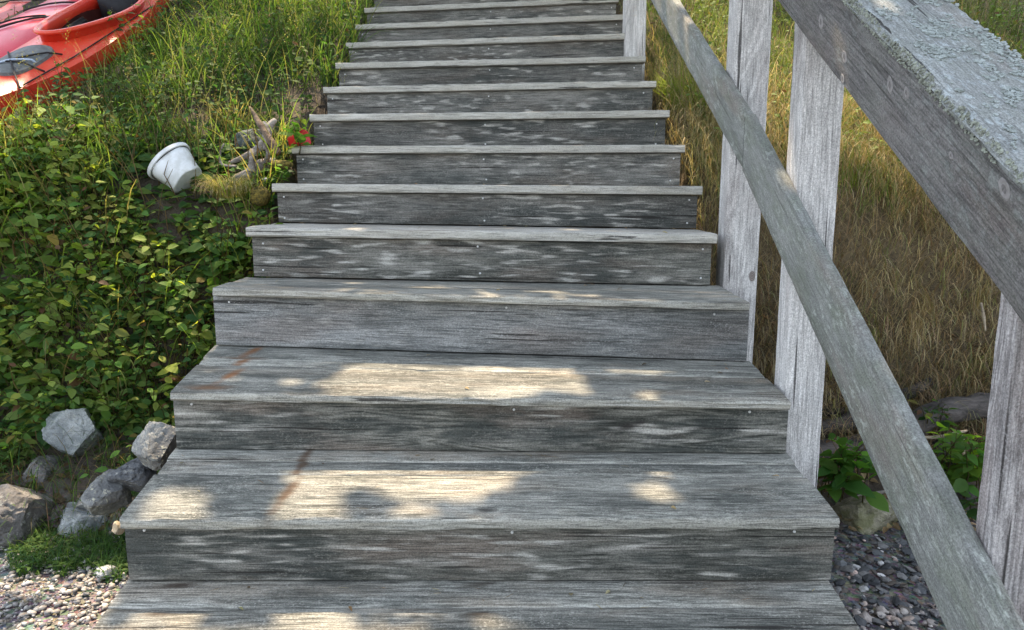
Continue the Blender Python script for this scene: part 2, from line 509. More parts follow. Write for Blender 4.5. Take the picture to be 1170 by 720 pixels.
for k in range(0, 17):
    FL, FR = NOSE[k]; BL, BR = BACK[k]
    T = TT.get(k, 0.037)
    # the tread runs a little way under the riser above; split into boards with gaps
    if k == 0:
        fr = [(0.0, 0.455), (0.467, 0.70), (0.712, 1.0)]
        mats = [m_tread0] * 3
    elif k == 1:
        fr = [(0.0, 0.585), (0.592, 0.785), (0.792, 1.0)]
        mats = [m_tread1] * 3
    elif k == 2:
        fr = [(0.0, 0.54), (0.547, 0.685), (0.692, 1.0)]
        mats = [m_tread2] * 3
    elif k == 3:
        fr = [(0.0, 0.49), (0.50, 1.0)]
        mats = [m_tread] * 2
    else:
        fr = [(0.0, 0.49), (0.505, 1.0)]
        mats = [m_tread_up] * 2
    BL = BL + (BL - FL).normalized() * 0.035; BR = BR + (BR - FR).normalized() * 0.035
    step = empty('tread', (FL + FR) / 2)
    step.parent = stair
    step.matrix_basis = Matrix.Translation((FL + FR) / 2 - stair.location)
    for i, (a, b) in enumerate(fr):
        g = U(-0.004, 0.004) if i else 0
        ex = Vector((U(-0.008, 0.008) if i else 0, 0, 0)); ex2 = Vector((U(-0.008, 0.008) if i else 0, 0, 0))
        dz = Vector((0, 0, U(-0.003, 0.0) if i else 0))
        slab('tread_board', lerp(FL, BL, a) + ex + dz, lerp(FR, BR, a) + ex2 + dz, lerp(FL, BL, b) + ex + dz, lerp(FR, BR, b) + ex2 + dz,
             T, mats[i], step, r=0.008 if i == 0 else 0.005, jit=0.0028 if i == 0 else 0.0014)
    if k >= 1:
        # riser under this nose, from the tread below up to the underside of this one
        bl, br = BACK[k - 1]
        ins = 0.014
        dxl = (FR - FL).normalized()
        rin = 0.036 if k <= 3 else 0.027
        tl = FL + dxl * ins + Vector((0, rin, -T - 0.002))
        tr = FR - dxl * ins + Vector((0, rin, -T - 0.002))
        if k <= 3:
            insL = {1: 145.5, 2: 200.5, 3: 246}[k]; insR = {1: 951, 2: 899, 3: 854}[k]
            b0 = Vector((at(insL, {1: 668, 2: 516, 3: 396.4}[k], FL.y + 0.025).x, FL.y + rin, bl.z + 0.0045))
            b1 = Vector((at(insR, {1: 667.5, 2: 521.5, 3: 414.7}[k], FR.y + 0.025).x, FR.y + rin, br.z + 0.0045))
            tl.x = b0.x - 0.001; tr.x = b1.x + 0.001
        else:
            b0 = Vector((tl.x, tl.y, lerp(bl.z, br.z, 0.0) + 0.003))
            b1 = Vector((tr.x, tr.y, br.z + 0.003))
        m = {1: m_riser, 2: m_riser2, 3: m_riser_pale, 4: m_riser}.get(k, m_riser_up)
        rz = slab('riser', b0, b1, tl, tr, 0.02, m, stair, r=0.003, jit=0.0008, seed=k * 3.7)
        for f in ((0.02, 0.5, 0.978) if k > 3 else (0.03, 0.55, 0.94)):
            for v in ((0.16, 0.84) if k > 3 else (0.9,)):
                p = lerp(lerp(b0, b1, f), lerp(tl, tr, f), v + U(-0.03, 0.03)) + Vector((U(-0.01, 0.01), -0.001, 0))
                bm_link('nail', dots([p], 0.0045, (0, -1, 0)), m_nail, rz)
# stringers hidden under the treads
for sx in (0.035, 0.965):
    for (k0, k1) in ((0, 3), (3, 16)):
        a = lerp(NOSE[k0][0], NOSE[k0][1], sx) + Vector((-0.02, 0.10, -0.33))
        b = lerp(NOSE[k1][0], NOSE[k1][1], sx) + Vector((-0.02, 0.10, -0.33))
        dn = Vector((0, 0, -0.24))
        if k0 == 0: a = a + Vector((0, 0.0, 0.0))
        slab('stringer', b + dn, a + dn, b, a, 0.04, m_dark, stair, r=0.004, nx=30)

# ================================================================== RAILINGS
m_post = wood('silvered_post', (0.37, 0.362, 0.35), (0.68, 0.67, 0.645), warm=(0.44, 0.40, 0.38), rings=0.9, grain=0.8, stain=0.0)
m_postA = wood('silvered_post_knotted', (0.37, 0.362, 0.35), (0.68, 0.67, 0.645), warm=(0.44, 0.40, 0.38), rings=0.9, grain=0.8,
               knots=((-0.655, -0.045, 0.014, (0.30, 0.26, 0.24)),))
m_postC = wood('silvered_post_knot_hole', (0.26, 0.245, 0.24), (0.56, 0.54, 0.53), warm=(0.36, 0.27, 0.24), rings=1.1, grain=0.8,
               knots=((-0.345, 0.010, 0.016, (0.10, 0.07, 0.06)),))
m_rail = wood('lichened_rail', (0.12, 0.128, 0.118), (0.29, 0.30, 0.285), warm=(0.25, 0.21, 0.175), rings=0.3, green=0.5, lichen=0.75, lichen_col=(0.40, 0.43, 0.39), grain=0.3, crack=0.25)
kc = (0.42, 0.41, 0.39)
m_toprail = wood('grey_top_rail', (0.095, 0.092, 0.09), (0.225, 0.218, 0.212), warm=(0.20, 0.165, 0.15), rings=0.5, grain=0.5, green=0.15, lichen=0.2, crack=0.4,
                 knots=())
m_cap = wood('lichened_cap', (0.15, 0.158, 0.155), (0.34, 0.36, 0.35), warm=(0.27, 0.25, 0.225), rings=0.2, lichen=0.8, lichen_col=(0.38, 0.43, 0.44), green=0.2, grain=0.35)
m_lichen = plain('pale_blue_lichen', (0.37, 0.41, 0.40), rough=0.95, col2=(0.25, 0.28, 0.265), scale=60, bump=0.6, spec=0.1)
m_lichen_edge = plain('crusty_edge_lichen', (0.34, 0.37, 0.31), rough=0.95, col2=(0.17, 0.18, 0.15), scale=90, bump=0.6, spec=0.1)
m_iron = plain('rusty_iron', (0.05, 0.035, 0.03), rough=0.7, var=0.4)

def post(name, x0, x1, y0, y1, z0, z1, mat, parent, leanx=0.0):
    """axis vertical; face normal to the viewer"""
    FL = Vector((x1, y0, z0)); FR = Vector((x1 + leanx, y0, z1))
    BL = Vector((x0, y0, z0)); BR = Vector((x0 + leanx, y0, z1))
    return slab(name, FL, FR, BL, BR, y1 - y0, mat, parent, r=0.006, nx=50, jit=0.001)

def rail(name, x, ya, za, yb, zb, h, mat, parent, t=0.038, r=0.006, jit=0.0018):
    """board on edge on the stair side of the posts; lower edge from (ya,za) up to (yb,zb)"""
    FL = Vector((x, yb, zb)); FR = Vector((x, ya, za))
    return slab(name, FL, FR, FL + Vector((0, 0, h)), FR + Vector((0, 0, h)), t, mat, parent, r=r, nx=60, jit=jit)

SL = 0.6435
low = empty('stair_railing', (0.85, 2.2, GZ), 'lower timber handrail beside the bottom steps, its broad cap crusted with pale blue lichen', 'railing', 'timber handrails on the right of the steps')
post('post', 0.826, 0.944, 2.185, 2.285, GZ, 0.62, m_post, low, leanx=0.0)
post('post', 0.826, 0.965, 1.200, 1.252, GZ, 0.02, m_postC, low)
def lowz(y): return 0.079 + 0.6415 * (y - 2.585)
rail('lower_rail', 0.787, 0.45, lowz(0.45), 2.585, lowz(2.585), 0.198, m_rail, low, r=0.009)
def topz(y): return 0.153 + SL * (y - 1.67)
tr_ = rail('top_rail', 0.787, 0.35, topz(0.35), 2.72, topz(2.72), 0.183, m_toprail, low)
# knots standing slightly proud as pale rings
m_knot = plain('pale_knot', (0.26, 0.25, 0.245), rough=0.8, col2=(0.2, 0.19, 0.18), scale=120)
m_knot_in = plain('knot_core', (0.17, 0.16, 0.155), rough=0.9, var=0.4, scale=150)
for (ku, kv, kw, kh) in ((938, 25, 3.2, 9), (965, 65, 3.2, 8), (963, 90, 2.6, 6), (1017, 97, 3.4, 11), (1036, 106, 2.8, 8), (1148, 216, 6, 13), (1087, 178, 2.2, 5)):
    p = at(ku, kv, 1.0); p = p * (0.787 / p.x)
    s = p.y / FPX
    bm = bmesh.new()
    N = 18
    ring_o, ring_i, ring_c = [], [], []
    for j in range(N):
        an = 2 * math.pi * j / N
        wob = 1 + 0.18 * noise.noise(Vector((math.cos(an) * 1.5 + ku, math.sin(an) * 1.5, kv)))
        yy = math.cos(an) * kw * s * 2.0 * wob; zz = math.sin(an) * kh * s * 0.8 * wob
        zz += yy * SL
        ring_o.append(bm.verts.new((0, yy, zz)))
        ring_i.append(bm.verts.new((-0.0012, yy * 0.8, zz * 0.8)))
        ring_c.append(bm.verts.new((-0.0008, yy * 0.42, zz * 0.42)))
    for j in range(N):
        j2 = (j + 1) % N
        bm.faces.new((ring_o[j], ring_o[j2], ring_i[j2], ring_i[j]))
        f = bm.faces.new((ring_i[j], ring_i[j2], ring_c[j2], ring_c[j]))
    f = bm.faces.new(ring_c); f.material_index = 1
    bmesh.ops.recalc_face_normals(bm, faces=bm.faces)
    o = bm_link('knot', bm, [m_knot, m_knot_in], tr_, Matrix.Translation(p + Vector((-0.0004, 0, 0))))
# cap: broad plank lying on the top rail
def capz(y): return topz(y) + 0.219
cy0, cy1 = 0.30, 2.76
cap = slab('cap', Vector((0.777, cy0, capz(cy0))), Vector((0.777, cy1, capz(cy1))), Vector((1.0, cy0, capz(cy0))), Vector((1.0, cy1, capz(cy1))), 0.030, m_cap, low, r=0.011, nx=120, jit=0.003)
# the slab routine wants X x Y up: along +y, across +x gives a downward normal, so flip by rebuilding the other way round
bpy.data.objects.remove(cap)
cap = slab('cap', Vector((1.0, cy0, capz(cy0))), Vector((1.0, cy1, capz(cy1))), Vector((0.777, cy0, capz(cy0))), Vector((0.777, cy1, capz(cy1))), 0.030, m_cap, low, r=0.011, nx=120, jit=0.003)

def flakes(n, rng, mat, name, parent, thick=0.0035):
    vs, fs = [], []
    for _ in range(n):
        (x, y, z), r, nrm = rng()
        q = Vector(nrm).to_track_quat('Z', 'Y').to_matrix() @ Matrix.Rotation(U(0, 6.28), 3, 'Z')
        N = random.choice((7, 8, 9, 10))
        b = len(vs); sd = U(0, 50)
        c = Vector((x, y, z))
        vs.append(tuple(c + q @ Vector((0, 0, thick * 0.6))))
        for j in range(N):
            an = 2 * math.pi * j / N
            rr = r * (0.5 + 0.62 * R())
            vs.append(tuple(c + q @ Vector((math.cos(an) * rr * 0.75, math.sin(an) * rr * 0.75, thick * U(0.7, 1.5)))))
            vs.append(tuple(c + q @ Vector((math.cos(an) * rr, math.sin(an) * rr, thick * U(0.2, 1.9)))))
            vs.append(tuple(c + q @ Vector((math.cos(an) * rr * 0.85, math.sin(an) * rr * 0.85, -0.001))))
        for j in range(N):
            a1 = b + 1 + 3 * j; a2 = b + 1 + 3 * ((j + 1) % N)
            fs.append((b, a1, a2)); fs.append((a1, a1 + 1, a2 + 1, a2)); fs.append((a1 + 1, a1 + 2, a2 + 2, a2 + 1))
    o = link(name, mesh(name, vs, fs), mat, parent)
    o['kind'] = 'stuff'
    return o
nrm_cap = Vector((0, -SL, 1)).normalized()
def rng_cap():
    while True:
        x = U(0.80, 0.995); y = U(0.95, 2.75)
        c = noise.noise(Vector((x * 16, y * 12, 3))) + 0.8 * noise.noise(Vector((x * 48, y * 40, 8)))
        bias = 0.25 * ((x - 0.8) / 0.2) + 0.12 * (y - 1.4)
        if c + bias > 0.15 + 0.35 * R():
            return (x, y, capz(y) + 0.001), U(0.0015, 0.0055) * (1.5 if R() < 0.15 else 1), (nrm_cap + Vector((U(-.07, .07), U(-.07, .07), 0))).normalized()
flakes(4200, rng_cap, m_lichen, 'lichen', cap, thick=0.0013)
def rng_edge():
    while True:
        y = U(0.9, 2.75)
        f = R()
        if noise.noise(Vector((y * 9, f * 2, 1))) < -0.15: continue
        return (0.7775 + (0.012 * max(0, f - 0.7)), y, capz(y) - 0.030 + f * 0.030), U(0.0015, 0.0045), (Vector((-1, -0.3, U(0, 0.9))) + Vector((0, U(-.4, .4), U(-.3, .3)))).normalized()
flakes(1800, rng_edge, m_lichen_edge, 'lichen', cap, thick=0.0010)

upr = empty('stair_railing', (0.88, 2.9, GZ), 'upper timber handrail starting at the tall knotted post beside the fourth step', 'railing', 'timber handrails on the right of the steps')
pA = post('post', 0.822, 0.955, 2.887, 3.000, -0.75, 1.45, m_postA, upr, leanx=0.012)
dx0 = at(714, 37, 4.80).x; dx1 = at(738, 37, 4.80).x
post('post', dx0, dx1, 4.80, 4.91, 0.45, 2.6, m_post, upr)
def upz(y): return 0.094 + 0.542 * (y - 2.60)
rail('lower_rail', 0.787, 2.592, upz(2.592), 6.2, upz(6.2), 0.186, m_rail, upr, r=0.009)
rail('top_rail', 0.787, 2.74, upz(2.74) + 0.64, 6.2, upz(6.2) + 0.64, 0.18, m_toprail, upr)
c0, c1 = 2.77, 6.2
slab('cap', Vector((1.0, c0, upz(c0) + 0.855)), Vector((1.0, c1, upz(c1) + 0.855)), Vector((0.777, c0, upz(c0) + 0.855)), Vector((0.777, c1, upz(c1) + 0.855)), 0.032, m_cap, upr, r=0.01, nx=60, jit=0.002)
# bent iron hook driven into the tall post
hp = at(838, 162, 2.884)
pts = [hp + Vector(v) for v in ((0.0, 0.02, 0.055), (0.001, -0.004, 0.05), (-0.004, -0.008, 0.02), (0.0, -0.012, -0.02), (0.012, -0.016, -0.034), (0.026, -0.018, -0.028), (0.034, -0.018, -0.010), (0.030, -0.018, 0.006))]
pp, rr = spline([(p, 0.0028) for p in pts], 28)
v_, f_ = tube_data(pp, rr, 6)
link('hook', mesh('hook', v_, f_, True), m_iron, upr)

# ================================================================== TERRAIN
def stairline(y): return -0.127 + 0.546 * (y - 2.85)
def sm(a, b, t):
    t = max(0.0, min(1.0, (t - a) / (b - a)))
    return t * t * (3 - 2 * t)
def profile(y):
    lo = -1.2
    if y < 2.5: return lo
    up = stairline(y) - 0.20
    bankz = -1.2 + 0.16 * sm(2.45, 2.95, y) + 1.15 * sm(2.92, 3.6, y)
    return lerp(bankz, up, sm(3.25, 3.7, y))
def zt(x, y):
    yy = y + 0.10 * noise.noise(Vector((x * 0.8, 3.1, 0))) + (0.0 if x < 0 else -0.06)
    z = profile(yy)
    if y > 10: z = profile(10) + 0.546 * (8 * (1 - math.exp(-(y - 10) / 8)))
    z += 0.05 * noise.noise(Vector((x * 1.7, y * 1.7, 0))) * sm(2.4, 3.2, y) + 0.012 * noise.noise(Vector((x * 6, y * 6, 2)))
    if y > 5: z += 0.25 * noise.noise(Vector((x * 0.3, y * 0.3, 5))) * sm(5, 9, y) * sm(1.5, 4, abs(x))
    if x > 0.9: z += (0.06 - 0.16 * sm(1.2, 2.0, x)) * sm(3.2, 4.0, y)
    # hollow below the stairs
    if -1.06 < x < 0.84:
        e = sm(-1.06, -1.0, x) * (1 - sm(0.78, 0.84, x))
        z = lerp(z, min(z, stairline(y) - 0.42 if y > 1.9 else -1.25), e)
    return z

xs = [-120, -60, -30, -18, -12, -9] + [-7 + 0.12 * i for i in range(117)] + [9, 12, 18, 30, 60, 120]
ys = [-120, -60, -30, -15, -8, -4, -2, -1, -0.4] + [0.0 + 0.08 * i for i in range(76)] + [6.1 + 0.25 * i for i in range(28)] + [13.5, 15, 18, 22, 30, 45, 70, 120]
tv, tf = [], []
for y in ys:
    for x in xs:
        tv.append((x, y, zt(x, y)))
nxn = len(xs)
for j in range(len(ys) - 1):
    for i in range(nxn - 1):
        a = j * nxn + i
        tf.append((a, a + 1, a + nxn + 1, a + nxn))
def groundmat():
    t = NT('soil_and_shingle')
    g = t.n('ShaderNodeNewGeometry')
    P = g.outputs['Position']
    sx = t.n('ShaderNodeSeparateXYZ'); t.l(P, sx.inputs[0])
    a = t.noise(P, 7, 6, 0.7); b = t.noise(P, 60, 4, 0.7)
    soil = t.mix(t.ramp(a, 0.3, 0.7), (0.035, 0.027, 0.02), (0.10, 0.08, 0.055))
    thatch = t.mix(t.ramp(b, 0.3, 0.7), (0.07, 0.052, 0.028), (0.20, 0.155, 0.085))
    soil = t.mix(t.math('MULTIPLY', t.ramp(sx.outputs['X'], 0.5, 1.0), t.ramp(sx.outputs['Y'], 3.0, 3.5)), soil, thatch)
    vo = t.n('ShaderNodeTexVoronoi'); t.l(P, vo.inputs['Vector']); vo.inputs['Scale'].default_value = 55
    grav = t.mix(t.ramp(b, 0.3, 0.7), (0.09, 0.088, 0.085), (0.30, 0.285, 0.26))
    grav = t.mix(0.5, grav, vo.outputs['Color'], 'MULTIPLY')
    m = t.ramp(t.math('ADD', sx.outputs['Y'], t.math('MULTIPLY', a, 0.5)), 2.75, 3.0)
    t.l(t.mix(m, grav, soil), t.b.inputs['Base Color'])
    t.b.inputs['Roughness'].default_value = 0.95
    t.l(t.bump(t.math('ADD', a, b), 0.8, 0.02), t.b.inputs['Normal'])
    return t.m
go = link('ground', mesh('ground', tv, tf, True), groundmat())
tag(go, 'shingle beach rising into a steep earth bank on both sides of the stairs', None, None, 'structure')

# ================================================================== ROCKS
def rock(name, c, size, mat, seed, cuts=15, sub=5, rotz=0.0, tilt=0.0, label=None, cat='rock', group=None):
    bm = bmesh.new()
    bmesh.ops.create_icosphere(bm, subdivisions=sub, radius=1.0)
    rng = random.Random(seed)
    planes = []
    for _ in range(cuts):
        n = Vector((rng.gauss(0, 1), rng.gauss(0, 1), rng.gauss(0, 1))).normalized()
        planes.append((n, rng.uniform(0.52, 0.85)))
    M = Matrix.Rotation(rotz, 3, 'Z') @ Matrix.Rotation(tilt, 3, 'Y')
    for v in bm.verts:
        p = v.co.copy()
        for n, d in planes:
            e = p.dot(n) - d
            if e > 0: p -= n * e * 0.98
        q = p * 1.7 + Vector((seed, 0, 0))
        p *= 1 + 0.07 * noise.noise(q) + 0.045 * noise.noise(q * 3.1) + 0.025 * noise.noise(q * 8) - 0.05 * max(0.0, 0.12 - abs(noise.noise(q * 1.9))) / 0.12
        v.co = M @ Vector((p.x * size[0], p.y * size[1], p.z * size[2]))
    o = bm_link(name, bm, mat, None, Matrix.Translation(c), smooth=True)
    try: o.data.set_sharp_from_angle(angle=math.radians(24))
    except Exception: pass
    tag(o, label, cat, group)
    return o
m_rock_pale = rockmat('pale_granite', (0.16, 0.18, 0.185), (0.36, 0.38, 0.375), amount=0.55)
m_rock_dark = rockmat('dark_basalt', (0.05, 0.055, 0.062), (0.13, 0.14, 0.15), amount=0.7, lich=(0.38, 0.39, 0.36))
m_rock_brown = rockmat('brown_stone', (0.075, 0.072, 0.07), (0.19, 0.18, 0.17), amount=0.5)
m_rock_lich = rockmat('lichen_stone', (0.12, 0.125, 0.125), (0.28, 0.29, 0.275), amount=1.0, lich=(0.46, 0.45, 0.34))
m_rock_green = rockmat('dark_green_stone', (0.04, 0.052, 0.052), (0.11, 0.13, 0.125), amount=0.35)
m_rock_moss = rockmat('mossy_stone', (0.12, 0.11, 0.075), (0.38, 0.35, 0.26), amount=0.3, moss=0.75)
m_rock_tan = rockmat('tan_stone', (0.25, 0.2, 0.13), (0.45, 0.38, 0.27), amount=0.3)
m_rock_white = rockmat('white_stone', (0.4, 0.41, 0.42), (0.62, 0.63, 0.62), amount=0.2)
def pxr(u, v, y, w, h, dep, mat, seed, label, **kw):
    s = y / FPX * 1.03
    rock('rock', at(u, v, y), (w * s / 2 * 1.05, dep, h * s / 2 * 1.05), mat, seed, label=label, group='rocks piled left of the stairs', **kw)
pxr(85, 492, 2.90, 72, 58, 0.12, m_rock_pale, 3, 'pale blue-grey angular rock highest in the pile under the leaves')
pxr(181, 508, 2.42, 66, 60, 0.09, m_rock_lich, 11, 'rounded lichen-speckled rock touching the end of the second step', cuts=12)
pxr(152, 541, 2.46, 50, 46, 0.09, m_rock_dark, 21, 'dark slate-grey rock spotted white below the lichen-speckled one')
pxr(127, 563, 2.42, 56, 52, 0.10, m_rock_lich, 5, 'grey rock with a pale lichen ridge beside the dark spotted rock', tilt=0.5)
pxr(93, 596, 2.55, 62, 50, 0.11, m_rock_pale, 8, 'pale grey rounded rock lowest in the pile above the gravel', cuts=12)
pxr(49, 546, 2.8, 60, 46, 0.11, m_rock_brown, 13, 'brownish rock with white flecks left of the pile below the pale angular one', cuts=12)
pxr(16, 591, 2.5, 82, 76, 0.15, m_rock_brown, 17, 'large dark brown-grey boulder cut off by the left edge', cuts=11)
pxr(68, 580, 2.72, 56, 46, 0.10, m_rock_green, 27, 'dark greenish stone in the shaded gap between the boulders')
pxr(106, 574, 2.58, 30, 34, 0.07, m_rock_lich, 31, 'small grey stone wedged in the middle of the pile', cuts=12)
pxr(136, 603, 2.10, 16, 18, 0.03, m_rock_tan, 33, 'small tan stone tucked against the nose of the lowest full step', sub=3)
pxr(14, 669, 2.28, 36, 26, 0.05, m_rock_tan, 35, 'tan stone lying alone on the gravel by the left edge', sub=3)
pxr(121, 655, 2.2, 30, 16, 0.035, m_rock_white, 37, 'flat whitish stone at the edge of the short grass and gravel', sub=3)
rock('rock', at(986, 596, 2.60), (0.14, 0.12, 0.105), m_rock_moss, 41, label='mossy olive-brown rock on the dark shingle right of the stairs', cuts=10)
rock('rock', at(12, 133, 4.25), (0.10, 0.05, 0.07), m_rock_lich, 45, label='grey lichened stone below the bow of the orange-red kayak') if False else None
rock('rock', at(290, 163, 3.78), (0.10, 0.08, 0.065), m_rock_green, 47, label='blue-grey stone behind the driftwood stump near the bucket', cuts=7)
rock('rock', at(106, 156, 3.9), (0.06, 0.05, 0.04), m_rock_green, 49, label='small dark stone lost in the long grass between board and bucket', cuts=7)
for (u, v, y, sc, sd, la) in ((303, 205, 3.42, 0.017, 61, 'topmost of the tiny white pebbles beside the moss by the sixth step'), (305, 222, 3.38, 0.02, 62, 'larger white pebble among the moss left of the fifth step')):
    rock('pebble', at(u, v, y), (sc, sc, sc * 0.7), m_rock_white, sd, sub=2, label=la, cat='pebble')

# weathered board end by the kayak
m_board = wood('old_board', (0.13, 0.13, 0.12), (0.31, 0.31, 0.28), green=0.4, lichen=0.5, rings=0.6)
bo = slab('weathered_board', at(-25, 146, 4.1), at(22, 147, 4.1), at(-25, 118, 4.16), at(17, 110, 4.16), 0.04, m_board, None, r=0.008)
tag(bo, 'end of a weathered grey board sticking out of the grass below the kayaks', 'board')

# ================================================================== LOGS, DRIFTWOOD
def bark(name, dark, light, moss=0.0):
    t = NT(name)
    tc = t.n('ShaderNodeTexCoord')
    P = tc.outputs['Object']
    a = t.noise(t.map(P, (6, 22, 22)), 1, 6, 0.7); b = t.noise(P, 40, 4, 0.7)
    col = t.mix(t.ramp(a, 0.35, 0.68), dark, light)
    if moss: col = t.mix(t.math('MULTIPLY', t.ramp(b, 0.45, 0.62), moss), col, (0.2, 0.16, 0.05))
    t.l(col, t.b.inputs['Base Color']); t.b.inputs['Roughness'].default_value = 0.9
    t.l(t.bump(t.math('ADD', a, t.math('MULTIPLY', b, 0.4)), 0.9, 0.015), t.b.inputs['Normal'])
    return t.m
m_log = bark('rotting_log_bark', (0.02, 0.018, 0.016), (0.115, 0.10, 0.09))
m_drift = bark('silver_driftwood', (0.085, 0.075, 0.066), (0.33, 0.30, 0.27))
m_drift_b = bark('brown_driftwood', (0.06, 0.04, 0.03), (0.25, 0.18, 0.12))
m_twig = bark('pale_dead_twig', (0.20, 0.16, 0.11), (0.50, 0.42, 0.30))

def limb(name, ctrl, mat, seg=12, n=26, lump=0.35, label=None, cat=None, group=None, parent=None, forks=()):
    vs, fs = [], []
    p, r = spline(ctrl, n)
    tube_data(p, r, seg, vs, fs, lump, U(0, 9))
    for fk in forks:
        p, r = spline(fk, 12)
        tube_data(p, r, 8, vs, fs, lump, U(0, 9))
    o = link(name, mesh(name, vs, fs, True), mat, parent)
    if label: tag(o, label, cat, group)
    return o
GL = 'rotting logs under the right bank'
limb('driftwood_log', [(at(925, 516, 2.86), 0.045), (at(975, 512, 2.9), 0.05), (at(1030, 492, 2.92), 0.052), (at(1080, 470, 2.96), 0.055), (at(1145, 462, 3.0), 0.05)], m_log,
     label='lowest dark rotting log reaching behind the railing to the leafy weeds', cat='log', group=GL)
limb('driftwood_log', [(at(915, 498, 3.02), 0.035), (at(950, 488, 3.02), 0.038), (at(990, 476, 3.04), 0.036), (at(1030, 470, 3.1), 0.03)], m_log,
     label='thinner dark log lying above the lowest one just right of the post', cat='log', group=GL)
limb('driftwood_log', [(at(940, 474, 3.12), 0.02), (at(1000, 462, 3.12), 0.026), (at(1040, 448, 3.14), 0.026), (at(1062, 436, 3.18), 0.02)], m_log,
     label='short dark log at the foot of the dry grass bank', cat='log', group=GL)
limb('driftwood_log', [(at(1108, 575, 2.62), 0.03), (at(1090, 540, 2.72), 0.032), (at(1075, 505, 2.84), 0.03)], m_log,
     label='short steep log below the bright leafy weed on the right', cat='log', group=GL)
limb('dead_twig', [(at(1045, 498, 2.84), 0.004), (at(1068, 500, 2.82), 0.007), (at(1096, 494, 2.82), 0.006), (at(1105, 492, 2.82), 0.003)], m_twig, seg=7,
     forks=[[(at(1096, 494, 2.82), 0.008), (at(1101, 507, 2.8), 0.008), (at(1101, 520, 2.78), 0.004)]],
     label='pale broken twig crossing the log above the bright weed', cat='twig')
limb('dead_twig', [(at(950, 575, 2.74), 0.006), (at(985, 567, 2.7), 0.008), (at(1010, 562, 2.72), 0.006), (at(1020, 560, 2.74), 0.003)], m_drift, seg=7,
     label='grey root twig lying on top of the mossy rock', cat='twig')
limb('dry_stalk', [(at(1121, 346, 2.98), 0.005), (at(1124, 362, 2.96), 0.006), (at(1126, 378, 2.96), 0.003)], m_twig, seg=6, n=8, label='single pale dry stalk standing out against the dark dead grass', cat='stalk')
GD = 'driftwood by the bucket'
limb('driftwood_stump', [(at(266, 205, 3.50), 0.012), (at(283, 199, 3.50), 0.026), (at(300, 189, 3.54), 0.03), (at(316, 184, 3.56), 0.02)], m_drift,
     forks=[[(at(287, 196, 3.48), 0.02), (at(288, 182, 3.48), 0.016), (at(287, 171, 3.5), 0.008)], [(at(303, 186, 3.5), 0.016), (at(306, 177, 3.5), 0.011), (at(304, 170, 3.5), 0.006)],
            [(at(270, 190, 3.52), 0.007), (at(254, 188, 3.54), 0.006), (at(251, 176, 3.54), 0.005), (at(256, 164, 3.55), 0.003)]],
     label='gnarled grey driftwood stump with stubby broken roots beside the white bucket', cat='driftwood', group=GD)
limb('driftwood_branch', [(at(262, 186, 3.6), 0.008), (at(278, 180, 3.6), 0.016), (at(294, 171, 3.62), 0.02), (at(304, 158, 3.64), 0.022), (at(308, 145, 3.66), 0.018), (at(315, 137, 3.68), 0.01)], m_drift,
     forks=[[(at(303, 172, 3.62), 0.018), (at(305, 155, 3.63), 0.02), (at(302, 140, 3.66), 0.012)]],
     label='smooth silver driftwood branch curving up behind the stump', cat='driftwood', group=GD)
limb('driftwood_branch', [(at(318, 176, 3.58), 0.016), (at(309, 161, 3.6), 0.018), (at(299, 145, 3.64), 0.016), (at(291, 131, 3.68), 0.011), (at(285, 122, 3.72), 0.004)], m_drift_b,
     label='straight brown branch leaning left over the driftwood stump', cat='driftwood', group=GD)

# moss cushion by the stump (yellow-green)
m_moss = plain('yellow_moss', (0.22, 0.17, 0.035), rough=0.95, col2=(0.05, 0.045, 0.015), scale=70, bump=1.0)
for i, (u, v, y, a, b_, la) in enumerate(((322, 188, 3.5, 0.05, 0.022, 'yellow moss cushion between driftwood stump and the fifth riser'), (297, 224, 3.36, 0.045, 0.045, 'mustard-yellow moss cushion right of the drooping grass tuft'))):
    rock('moss_cushion', at(u, v, y), (a, 0.05, b_), m_moss, 70 + i, cuts=2, label=la, cat='moss', group='moss cushions by the steps')

# ================================================================== BUCKET
m_pail = plain('white_plastic', (0.72, 0.76, 0.79), rough=0.5, col2=(0.55, 0.58, 0.58), scale=14, spec=0.35)
def lathe(prof, seg=40):
    bm = bmesh.new()
    rings = []
    for (r, z) in prof:
        rings.append([bm.verts.new((r * math.cos(2 * math.pi * j / seg), r * math.sin(2 * math.pi * j / seg), z)) for j in range(seg)])
    for a, b in zip(rings, rings[1:]):
        for j in range(seg):
            j2 = (j + 1) % seg
            bm.faces.new((a[j], a[j2], b[j2], b[j]))
    bm.faces.new(rings[0][::-1]); bm.faces.new(rings[-1])
    bmesh.ops.recalc_face_normals(bm, faces=bm.faces)
    return bm
bk = empty('bucket', (0, 0, 0), 'white plastic bucket tipped over in the weeds', 'bucket')
pc = at(202, 193, 3.47)
bk.location = pc
axis = Vector((-0.70, 0.10, 0.70)).normalized()
bk.rotation_euler = axis.to_track_quat('Z', 'Y').to_euler()
BM = Matrix.Translation(pc) @ bk.rotation_euler.to_matrix().to_4x4() @ Matrix.Diagonal((0.92, 0.92, 0.62, 1))
bm = lathe([(0.076, -0.12), (0.084, -0.12), (0.088, -0.113), (0.094, -0.06), (0.100, -0.02), (0.106, 0.03), (0.112, 0.085), (0.1095, 0.085), (0.085, -0.11), (0.076, -0.113)])
for v in bm.verts:
    k_ = 1 + 0.10 * noise.noise(Vector((v.co.x * 12, v.co.y * 12, v.co.z * 9 + 4))) * (1 if v.co.z < 0.05 else 0.3)
    v.co.x *= k_; v.co.y *= k_; v.co.z += 0.012 * noise.noise(Vector((v.co.x * 14, v.co.y * 14, 2))) * (1 if v.co.z < 0.05 else 0)
bm_link('pail_body', bm, m_pail, bk, BM, smooth=True)
